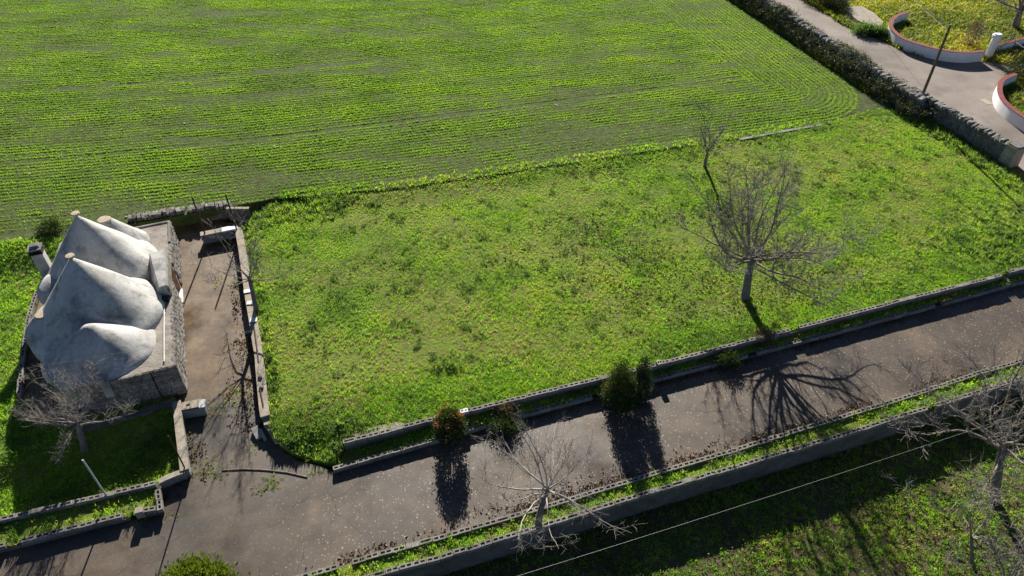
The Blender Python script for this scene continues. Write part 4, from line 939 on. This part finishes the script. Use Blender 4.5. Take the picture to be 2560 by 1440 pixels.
# bramble hedge over the old wall
L0 = HB0-hdir*5.2; hl = (HB1-HB0).length+11
for i in range(9):
    s0 = hl*i/9; s1 = hl*(i+1)/9; c = L0+hdir*(s0+s1)/2+perp*.95
    rr = np.random.default_rng(70+i); ncl = 330 if i > 0 else 190
    C = []
    for _ in range(ncl):
        s = rr.uniform(s0, s1)+rr.normal(0, .3); q = rr.beta(1.3, 1.3)*2.3-.15; edge = 1-abs(q-1.0)/1.35
        hmax = (1.2+.7*vnoise(np.array([s]), np.array([0.]), 2.2, 3)[0])*max(.15, edge)**.5
        if i == 0: hmax *= .8
        z = hmax*rr.random()**.45; w = L0+hdir*s+perp*q; C.append((w.x-c.x, w.y-c.y, z))
    C = np.array(C); P = np.repeat(C, 34, 0)+rr.normal(0, .13, (ncl*34, 3)); D = rr.normal(0, .6, P.shape); D[:, 2] += .7
    V, F = leaf_cloud(P, D, .11, .5, 80+i)
    root = empty('bramble_hedge', (c.x, c.y, ZF)); tag(root, 'tangled grey green brambles smothering the stone wall, %s stretch from the utility pole' % ['first','second','third','fourth','fifth','sixth','seventh','eighth','ninth'][i], 'hedge', 'brambles along the lane')
    link(bpy.data.objects.new('foliage', arrmesh('foliage', V, F, M['bramble'])), root)
    br = []
    for _ in range(60):
        k = C[rr.integers(len(C))]; br.append((grow(rr, k, rr.normal(0, 1, 3)+np.array([0, 0, .6]), rr.uniform(.5, 1.1), 5, .25, -.05), np.full(6, .008), 3))
    link(bpy.data.objects.new('canes', tubes_mesh(br, 'canes', M['twig'])), root)
# verge bushes on the far side of the lane
for i, (px, py, w_, h_, lb) in enumerate([(2040,4,1.5,1.5,'dark bush at the lane verge by the top edge'), (2085,22,1.3,1.2,'dark bush at the lane verge left of the pale rock'), (2160,85,1.1,.6,'low green bush at the lane verge below the pale rock'), (2200,90,.9,.5,'low green tuft bush at the lane verge before the curved wall')]):
    p = G(px, py, ZF); bush('verge_bush', lb, (p.x, p.y, ZF), 'bush', [('foliage', egg(w_, w_*.7, h_, .05, .5, .8, .25), 110, 40, .2, .12, .5, 'bramble' if i < 2 else 'lush', 90+i)], 6, h_*.6)

# ------------------------------------------------------------------ grass, crop and leaves (uncountable: one object each, instanced clumps)
def tuft(name, n, h, rad, w, m, seed, spread=.6, flat=0.0, seg=2):
    r = random.Random(seed); V = []; F = []
    for k in range(n):
        a = r.uniform(0, 6.283); q = rad*math.sqrt(r.random()); x, y = q*math.cos(a), q*math.sin(a)
        aa = a+r.uniform(-.9, .9); hh = h*r.uniform(.55, 1.15); out = hh*spread*r.uniform(.4, 1.2)+flat*h; ww = w*r.uniform(.7, 1.2)
        dx, dy = math.cos(aa), math.sin(aa); tx, ty = -dy*ww/2, dx*ww/2; b = len(V)
        m1 = (x+dx*out*.35, y+dy*out*.35, hh*.65)
        V += [(x-tx*.7, y-ty*.7, -.02), (x+tx*.7, y+ty*.7, -.02), (m1[0]+tx, m1[1]+ty, m1[2]), (m1[0]-tx, m1[1]-ty, m1[2]), (x+dx*out, y+dy*out, hh*(1-.45*flat))]
        F += [(b, b+1, b+2, b+3), (b+3, b+2, b+4)]
    me = bpy.data.meshes.new(name); me.from_pydata(V, [], F); me.materials.append(M[m]); return bpy.data.objects.new(name, me)
def protos(cname, objs):
    c = bpy.data.collections.new(cname)
    for o in objs: c.objects.link(o)
    return c
P_GRASS = protos('grass_clumps', [tuft('clump_a', 13, .13, .11, .022, 'grass', 1), tuft('clump_b', 11, .18, .10, .02, 'grass', 2), tuft('clump_c', 12, .08, .13, .045, 'grass', 3, 1.0, .3), tuft('clump_d', 10, .10, .13, .03, 'drygrass', 4, 1.0, .4)])
P_LUSH = protos('lush_clumps', [tuft('lush_a', 14, .30, .12, .028, 'lush', 5), tuft('lush_b', 12, .22, .14, .05, 'lush', 6, .9, .2), tuft('lush_c', 12, .24, .12, .024, 'grass', 7)])
P_CROP = protos('crop_clumps', [tuft('crop_a', 8, .13, .07, .026, 'crop', 8, .7), tuft('crop_b', 9, .10, .09, .028, 'crop', 9, .9, .2)])
P_WEED = protos('weed_clumps', [tuft('weed_a', 13, .32, .16, .05, 'weed', 10, .8, .1), tuft('weed_b', 13, .25, .16, .055, 'weed', 11, .9, .2), tuft('weed_c', 14, .34, .15, .022, 'drygrass', 12, .6)])
def gn_tree(coll):
    ng = bpy.data.node_groups.new('scatter_'+coll.name, 'GeometryNodeTree')
    ng.interface.new_socket('Geometry', in_out='INPUT', socket_type='NodeSocketGeometry'); ng.interface.new_socket('Geometry', in_out='OUTPUT', socket_type='NodeSocketGeometry')
    gi = ng.nodes.new('NodeGroupInput'); go = ng.nodes.new('NodeGroupOutput'); ip = ng.nodes.new('GeometryNodeInstanceOnPoints')
    ci = ng.nodes.new('GeometryNodeCollectionInfo'); ci.inputs['Collection'].default_value = coll; ci.inputs['Separate Children'].default_value = True; ci.inputs['Reset Children'].default_value = True
    def na(n, t):
        x = ng.nodes.new('GeometryNodeInputNamedAttribute'); x.data_type = t; x.inputs['Name'].default_value = n; return x.outputs['Attribute']
    er = ng.nodes.new('FunctionNodeEulerToRotation')
    ng.links.new(gi.outputs[0], ip.inputs['Points']); ng.links.new(ci.outputs[0], ip.inputs['Instance']); ip.inputs['Pick Instance'].default_value = True
    ng.links.new(na('idx', 'INT'), ip.inputs['Instance Index']); ng.links.new(na('rot', 'FLOAT_VECTOR'), er.inputs[0]); ng.links.new(er.outputs[0], ip.inputs['Rotation']); ng.links.new(na('scl', 'FLOAT'), ip.inputs['Scale'])
    ng.links.new(ip.outputs[0], go.inputs[0]); return ng
_gn = {}
def scatter(name, label, x, y, z, scl, idx, tint, coll, cat='grass'):
    n = len(x); me = bpy.data.meshes.new(name); me.vertices.add(n); me.vertices.foreach_set('co', np.stack([x, y, z], 1).astype(np.float32).ravel())
    a = me.attributes.new('rot', 'FLOAT_VECTOR', 'POINT'); rt = np.zeros((n, 3), np.float32); rt[:, 0] = rng.normal(0, .15, n); rt[:, 1] = rng.normal(0, .15, n); rt[:, 2] = rng.uniform(0, 6.283, n); a.data.foreach_set('vector', rt.ravel())
    a = me.attributes.new('scl', 'FLOAT', 'POINT'); a.data.foreach_set('value', np.asarray(scl, np.float32))
    a = me.attributes.new('idx', 'INT', 'POINT'); a.data.foreach_set('value', np.asarray(idx, np.int32))
    a = me.attributes.new('tint', 'FLOAT', 'POINT'); a.data.foreach_set('value', np.asarray(tint, np.float32))
    o = bpy.data.objects.new(name, me); COL.objects.link(o); md = o.modifiers.new('scatter', 'NODES')
    if coll.name not in _gn: _gn[coll.name] = gn_tree(coll)
    md.node_group = _gn[coll.name]; tag(o, label, cat, None, 'stuff'); return o
def sample(poly, dens, seed, zv=0.0):
    poly = [(p[0], p[1]) for p in poly]; A = np.array(poly); lo = np.maximum(A.min(0), [-75, 8]); hi = np.minimum(A.max(0), [75, 92]); n = int(dens*(hi[0]-lo[0])*(hi[1]-lo[1]))
    r = np.random.default_rng(seed); x = r.uniform(lo[0], hi[0], n); y = r.uniform(lo[1], hi[1], n); k = inside(x, y, poly) & in_view(x, y, zv); return x[k], y[k]
def vz(f, x, y): return np.array([f(a, b) for a, b in zip(x, y)])
def zlawn_v(x, y):
    d = np.hypot(x+8.4, (y-17.9)*1.3); return zlawn(x, y)*sstep(.2, 2.2, d)+.02
# lawn
x, y = sample(lawn, 215, 101)
dn = fnoise(x, y, 3.2, 11); dry = fnoise(x, y, 5.5, 15); lushn = fnoise(x, y, 2.0, 19)
edge = sstep(24.5, 20.0, y-0.27*x)            # lusher along the drive wall
dry = .5*dry+.5*fnoise(x*.38, y, 2.6, 16); bare = np.clip((dry-.45)*4.5, 0, 1)*(1-.85*edge)*.85
k = rng.random(len(x)) < np.clip(.62+.7*(dn-.4)-.55*bare+.35*edge, .12, 1)
x, y, dn, bare, lushn, edge = x[k], y[k], dn[k], bare[k], lushn[k], edge[k]
idx = rng.choice(3, len(x), p=[.5, .2, .3]); idx[rng.random(len(x)) < (.08+.55*bare)] = 3
scl = .58*(.55+.75*lushn+.40*edge)*rng.uniform(.7, 1.25, len(x))
tint = .5+.24*(vnoise(x*.6, y, 3.5, 23)-.5)+.15*(vnoise(x, y, .8, 24)-.5)+.06*bare-.05*edge
scatter('lawn_grass', 'patchy green and straw coloured grass of the lawn', x, y, zlawn_v(x, y)+.03*(fnoise(x, y, 1.6, 5)-.5), scl, idx, tint, P_GRASS)
# darker broadleaf clumps in the lawn
x, y = sample(lawn, .7, 102); rx = []; ry = []
for a, b in zip(x, y):
    m_ = rng.integers(4, 12); rx.append(a+rng.normal(0, .16, m_)); ry.append(b+rng.normal(0, .16, m_))
x = np.concatenate(rx); y = np.concatenate(ry); kk = inside(x, y, [(p.x, p.y) for p in lawn]); x, y = x[kk], y[kk]
scatter('lawn_weeds', 'darker weed clumps dotted over the lawn', x, y, zlawn_v(x, y), rng.uniform(.3, .6, len(x)), rng.integers(0, 2, len(x)), rng.uniform(.2, .5, len(x)), P_LUSH, 'weeds')
# tall lush grass along the field bank and the foot of the stone wall
Lx = []; Ly = []; Ls = []
def along(pts, w0, w1, dens, s0, s1, seed):
    r = np.random.default_rng(seed); pts = [Vector((p[0], p[1], 0)) for p in pts]
    for a, b in zip(pts[:-1], pts[1:]):
        d = b-a; l = d.length; q = Vector((-d.y, d.x, 0))/l; n = int(l*dens*(w1-w0)); t = r.random(n); w = r.uniform(w0, w1, n)
        Lx.append(a.x+d.x*t+q.x*w); Ly.append(a.y+d.y*t+q.y*w); Ls.append(r.uniform(s0, s1, n))
along(BOUND[1:11], -.8, .15, 30, .30, .62, 1); along(BOUND[0:4], -2.4, .0, 26, .45, .95, 2); along([SW0, SW1+swd*5], -1.7, 0.05, 34, .6, 1.2, 3); along(BOUND[10:], -.9, .4, 26, .4, .9, 4); along([(p.x, p.y) for p in LWALL], .2, .75, 30, .5, 1.0, 5)
x = np.concatenate(Lx); y = np.concatenate(Ly); s_ = np.concatenate(Ls); k = inside(x, y, [(p.x, p.y) for p in lawn]) & in_view(x, y); x, y, s_ = x[k], y[k], s_[k]
k = rng.random(len(x)) < .35+.9*vnoise(x, y, 1.7, 41); x, y, s_ = x[k], y[k], s_[k]
scatter('bank_grass', 'tall lush grass along the field bank and wall feet', x, y, zlawn_v(x, y)-.01, s_, rng.choice(3, len(x), p=[.35, .25, .4]), .5+.5*(vnoise(x, y, 1.6, 42)-.5), P_LUSH)
rr_ = np.random.default_rng(77); bx_ = []; by_ = []
for a, b in zip(BOUND[1:11], BOUND[2:12]):
    n_ = int((b-a).length*30); t_ = rr_.random(n_); w_ = rr_.uniform(-.05, .75, n_)**1.0; bx_.append(a.x+(b.x-a.x)*t_-(b.y-a.y)/(b-a).length*w_); by_.append(a.y+(b.y-a.y)*t_+(b.x-a.x)/(b-a).length*w_)
x = np.concatenate(bx_); y = np.concatenate(by_)
scatter('bank_top_grass', 'bright grass along the top edge of the field bank', x, y, np.full(len(x), ZF-.03), rr_.uniform(.6, 1.3, len(x)), rr_.choice(3, len(x), p=[.5, .3, .2]), .55+.3*(vnoise(x, y, 1.5, 45)-.5), P_GRASS)
# lush mounds at the far right corner and the open lawn corner
rx = []; ry = []
for (px, py, sp, m_) in [(2500,620,1.6,260), (2470,600,1.2,150), (2555,560,1.5,200), (2540,640,1.0,150), (760,1120,.55,70), (720,1112,.4,45), (850,1090,.8,50), (1125,915,.35,22), (700,540,1.0,110), (660,530,.8,110)]:
    p = GL(px, py); rx.append(p.x+rng.normal(0, sp, m_)); ry.append(p.y+rng.normal(0, sp*.7, m_))
x = np.concatenate(rx); y = np.concatenate(ry); k = inside(x, y, [(p.x, p.y) for p in lawn]); x, y = x[k], y[k]
scatter('lush_mounds', 'lush mounds of taller grass in the lawn corners', x, y, zlawn_v(x, y), rng.uniform(.55, 1.1, len(x)), rng.choice(3, len(x), p=[.4, .25, .35]), .5+.4*(vnoise(x, y, 1.0, 43)-.5), P_LUSH)

# sown field: rows follow the field edges and round its corner
fa, fb = Vector((BOUND[3].x, BOUND[3].y)), Vector((BOUND[11].x, BOUND[11].y)); fn = (fb-fa).normalized(); fq = Vector((-fn.y, fn.x))
hq = Vector((hdir.x, hdir.y)); hn = Vector((-hq.y, hq.x)); hn = hn if hn.x < 0 else -hn
def dist_rows(x, y):
    d1 = (x-fa.x)*fq.x+(y-fa.y)*fq.y; cur = np.clip((fa.x-x), 0, None); d1 = d1-.0045*cur**2*.5
    d2 = (x-HB0.x)*hn.x+(y-HB0.y)*hn.y-.2; Rr = 5.5
    m1 = np.maximum(Rr-d1, 0); m2 = np.maximum(Rr-d2, 0); inner = Rr-np.hypot(m1, m2)
    head = np.where(d2 < 7.5, d2, 1e3)
    return np.where((d1 < Rr) & (d2 < Rr), inner, np.minimum(d1, head)), d1, d2
fpoly = fld
x, y = sample(fpoly, 150, 111, ZF)
SP = .37
d, d1, d2 = dist_rows(x, y); e = .02
gx = (dist_rows(x+e, y)[0]-d)/e; gy = (dist_rows(x, y+e)[0]-d)/e; gl_ = np.hypot(gx, gy)+1e-6; ok = gl_ < 2
row = np.round(d/SP); sh = (row*SP-d)+rng.normal(0, .05, len(x))+.12*(vnoise(x, y, 2.5, 58)-.5); x = x+gx*sh; y = y+gy*sh
hsh = np.abs(np.sin(row*12.9898+78.233)*43758.5453) % 1.0
big = fnoise(x, y, 7, 51); sm = fnoise(x*.16+d*.0, y, 1.1, 55); fine = vnoise(x, y, .55, 57)
pr = .62+.45*(big-.40)+1.35*(sm-.42)+.35*(hsh-.45)+.5*(fine-.5)
pr = pr+.25*sstep(-25, 25, x)+.35*sstep(6.5, 1.0, d2)
pr = np.where((hsh > .93) & (d1 > 3), pr*.12, pr)                   # wheel lines
pr = np.where((hsh < .10) & (d1 > 3), pr+.5, pr)                    # thick rows
pr = pr-.55*sstep(5.5, .3, d1)*sstep(20, 5, x)*(.4+.6*fine)              # thinner beside the bank on the left
wob = .5*(vnoise(x, y*0, 4.0, 59)-.5)
stk = np.exp(-((d1-19.0-wob)/.42)**2)*sstep(-40, -29, x)*sstep(-6, -16, x)*(.35+.9*vnoise(x, y, 1.6, 60)); pr = pr-1.3*stk
for dd_, x0_, x1_, k_ in ((12.3, -40, 2, .45), (15.2, -30, 20, .35), (8.2, -25, 14, .5), (23.5, -40, 10, .35), (28.0, -45, 20, .35), (10.6, 0, 22, .4), (5.0, -20, 10, .4), (34, -50, 20, .35)):
    pr = pr-k_*np.exp(-((d1-dd_-wob*.6)/.16)**2)*sstep(x0_, x0_+8, x)*sstep(x1_, x1_-8, x)     # thin gaps between sowing passes
    pr = pr+.35*np.exp(-((d1-dd_-.55)/.3)**2)*sstep(x0_-10, x0_, x)
k = ok & (rng.random(len(x)) < np.clip(pr, .03, .98)) & (d > .35) & inside(x, y, fpoly); x, y, d, hsh, big, fine, sm = x[k], y[k], d[k], hsh[k], big[k], fine[k], sm[k]
tint = .5+.25*(big-.5)+.35*(sm-.5)+.22*(.4-hsh)+.10*sstep(-20, 25, x)
scatter('crop_rows', 'young green crop sown in curving rows across the field', x, y, np.full(len(x), ZF)-.02, (.48+.4*sm)*rng.uniform(.65, 1.3, len(x)), rng.integers(0, 2, len(x)), tint, P_CROP, 'crop')
# pale stones in the field
x, y = sample(fpoly, .05, 113, ZF); d1s = dist_rows(x, y)[1]; k = rng.random(len(x)) < np.where(d1s < 8, .9, .25); x, y = x[k], y[k]
fr = [((a, b, ZF+.02), (s, s*.8, s*.5), (0, 0, c)) for a, b, s, c in zip(x, y, rng.uniform(.07, .22, len(x)), rng.uniform(0, 6, len(x)))]
fs_ = rocks_joined('field_stones', fr, M['cap'], None); tag(fs_, 'small pale stones scattered over the field soil', 'stones', None, 'stuff')

# garden, beds, orchard, weedy plot
hpoly = [tuple((HO+hu*a+Vector((-hu.y, hu.x, 0))*b)[:2]) for a, b in ((-.1, -.1), (11.8, -.1), (11.8, 6.2), (-.1, 6.2))]
ppoly = [(p.x, p.y) for p in path]
x, y = sample(garden, 95, 121); k = ~inside(x, y, hpoly) & ~(inside(x, y, ppoly) & (rng.random(len(x)) < .93)) & (rng.random(len(x)) < np.clip(.55+.9*(fnoise(x, y, 2.2, 61)-.35), .2, 1)); x, y = x[k], y[k]
scatter('garden_grass', 'dense green grass of the garden round the house', x, y, zgar(x, y), .85*rng.uniform(.7, 1.35, len(x))*(.7+.6*vnoise(x, y, 1.5, 62)), rng.choice(4, len(x), p=[.45, .25, .24, .06]), .5+.5*(fnoise(x, y, 2.5, 63)-.5), P_GRASS)
bx = []; by = []; bz = []
for bp, z_, dn_, sd in ((bed, zup, 90, 131), (bed2, const(.13), 90, 132), ([(p.x, p.y) for p in LBED_F]+[(p.x, p.y) for p in reversed(LBED_N+LBED_N2)], const(.2), 90, 133)):
    x, y = sample(bp, dn_, sd); k = rng.random(len(x)) < np.clip(.25+1.1*(fnoise(x, y, 1.6, sd)-.3), .1, 1); x, y = x[k], y[k]; bx.append(x); by.append(y); bz.append(vz(z_, x, y))
x = np.concatenate(bx); y = np.concatenate(by); z = np.concatenate(bz)
scatter('bed_grass', 'uneven grass growing in the narrow beds between the block walls', x, y, z, rng.uniform(.5, 1.35, len(x)), rng.choice(4, len(x), p=[.4, .25, .2, .15]), .5+.5*(vnoise(x, y, 1.1, 64)-.5)+.04, P_GRASS)
FL = [(p.x, p.y) for p in FRONT]; orch = [(FL[0][0]-4, 3), (45, 3), (45, FL[-1][1]-.15)]+[(a, b-.12) for a, b in reversed(FL)]
x, y = sample(orch, 85, 141, Z_ORCH); k = rng.random(len(x)) < np.clip(.52+1.4*(fnoise(x, y, 1.3, 71)-.42), .08, 1); x, y = x[k], y[k]
scatter('orchard_grass', 'tufty grass on the low orchard ground', x, y, np.full(len(x), Z_ORCH), rng.uniform(.45, 1.05, len(x)), rng.choice(4, len(x), p=[.36, .08, .30, .26]), .50+.6*(fnoise(x, y, 1.5, 72)-.5), P_GRASS)
rd = [(p.x, p.y) for p in road_l]+[(road_far.x, road_far.y)]+[(p.x, p.y) for p in reversed(road_r)]
x, y = sample([(p.x, p.y) for p in roadside], 42, 151, ZF); slab_poly = [(p_.x, p_.y) for p_ in gpts([(2105,26),(2150,18),(2184,34),(2212,62),(2204,78),(2168,78),(2130,62)], ZF)]
k = ~inside(x, y, rd) & ~inside(x, y, slab_poly) & (y > 44); x, y = x[k], y[k]
q = fnoise(x, y, 4, 81)
# keep the verge beside the hedge wall and the strip behind the lane clear of the road only
scatter('roadside_weeds', 'yellow flowering weeds and dry grass in the plot beyond the lane', x, y, np.full(len(x), ZF-.02), rng.uniform(.6, 1.4, len(x)), np.where(rng.random(len(x)) < .15, 2, rng.integers(0, 2, len(x))), .5+.9*(q-.5), P_WEED, 'weeds')
# weeds breaking through the drive and at its edges
rx = []; ry = []
for (px, py, sx, sy, m_) in [(680,1205,.28,.2,40), (655,1225,.25,.15,30), (600,1000,.6,.5,80), (575,985,.4,.3,40), (500,1150,.5,.6,70), (530,1180,.5,.25,50), (480,1060,.15,.8,60), (520,1030,.35,.15,35), (455,1100,.1,.6,40), (785,1180,.2,.06,16), (360,1300,.35,.06,26), (425,1290,.25,.1,16), (590,700,.12,.8,26), (548,700,.2,.3,18), (1940,940,.1,.1,5), (640,1110,.15,.2,14), (570,600,.45,.25,60)]:
    p = G(px, py, 0); rx.append(p.x+rng.normal(0, sx, m_)); ry.append(p.y+rng.normal(0, sy, m_))
x = np.concatenate(rx); y = np.concatenate(ry)
scatter('drive_weeds', 'weeds and moss breaking through the drive and yard edges', x, y, np.zeros(len(x)), rng.uniform(.25, .6, len(x)), rng.choice(4, len(x), p=[.25, .05, .2, .5]), .30+.35*(rng.random(len(x))-.5), P_GRASS, 'weeds')

# fallen leaves: heaped along the lower kerb, the yard wall and the beds
def leaf_heap(pts, w0, w1, per_m, seed, clump=1.2, z=.0):
    r = np.random.default_rng(seed); X = []; Y = []; pts = [Vector((p[0], p[1], 0)) for p in pts]
    for a, b in zip(pts[:-1], pts[1:]):
        d = b-a; l = d.length; q = Vector((-d.y, d.x, 0))/l; n = int(l*per_m); t = r.random(n); w = w0+(w1-w0)*r.random(n)**1.7
        X.append(a.x+d.x*t+q.x*w); Y.append(a.y+d.y*t+q.y*w)
    X = np.concatenate(X); Y = np.concatenate(Y); k = (r.random(len(X)) < np.clip((vnoise(X, Y, clump, seed)-.32)*2.6, 0, 1)) & in_view(X, Y); return X[k], Y[k]
lx = []; ly = []
for a in (leaf_heap(LOW[1:], .14, .55, 120, 1, 1.6), leaf_heap(LOW[3:7], .14, 1.0, 60, 2, 1.4), leaf_heap([(p.x, p.y) for p in LWALL[2:]], -.24, -.95, 170, 3, 1.0), leaf_heap([(p.x, p.y) for p in LWALL[4:]], -.3, -1.6, 90, 4, .8), leaf_heap(CURB[1:8], -.14, -.45, 50, 5, 1.5), leaf_heap(gpts([(480,1070),(500,1190)], 0), -.5, .5, 260, 6, .7), leaf_heap(gpts([(400,1220),(520,1200)], 0), -.6, .5, 120, 7, .7)):
    lx.append(a[0]); ly.append(a[1])
x = np.concatenate(lx); y = np.concatenate(ly); k = (y > 8); x, y = x[k], y[k]; n = len(x)
P = np.stack([x, y, .012+.05*rng.random(n)**2], 1); D = rng.normal(0, 1, (n, 3)); D[:, 2] = rng.normal(0, .12, n)
V, F = leaf_cloud(P, D, .11, .65, 5, 1.2); V[:, 2] = np.maximum(V[:, 2], .006)
lo_ = link(bpy.data.objects.new('fallen_leaves', arrmesh('fallen_leaves', V, F, M['deadleaf']))); tag(lo_, 'brown fallen leaves heaped along the kerb and the yard wall', 'leaves', None, 'stuff')
# leaves lying in the grass of lawn and orchard
x, y = sample(orch, 40, 161, Z_ORCH); k = rng.random(len(x)) < np.clip((fnoise(x, y, 2.2, 91)-.4)*4, 0, 1); x, y = x[k], y[k]; z = np.full(len(x), Z_ORCH+.07)
t1 = GL(1863, 745); x2 = t1.x+rng.normal(-1.5, 4.5, 5200); y2 = t1.y+rng.normal(2.0, 3.6, 5200); k = inside(x2, y2, [(p.x, p.y) for p in lawn]) & (rng.random(5200) < np.clip((fnoise(x2, y2, 1.8, 92)-.38)*4, 0, 1)); x2, y2 = x2[k], y2[k]
P = np.concatenate([np.stack([x, y, z], 1), np.stack([x2, y2, zlawn_v(x2, y2)+.07], 1)]); D = rng.normal(0, 1, P.shape); D[:, 2] *= .4
V, F = leaf_cloud(P, D, .12, .65, 6, 1.2)
lo_ = link(bpy.data.objects.new('fallen_leaves', arrmesh('fallen_leaves', V, F, M['deadleaf']))); tag(lo_, 'brown leaves lying in the grass under the bare trees', 'leaves', None, 'stuff')
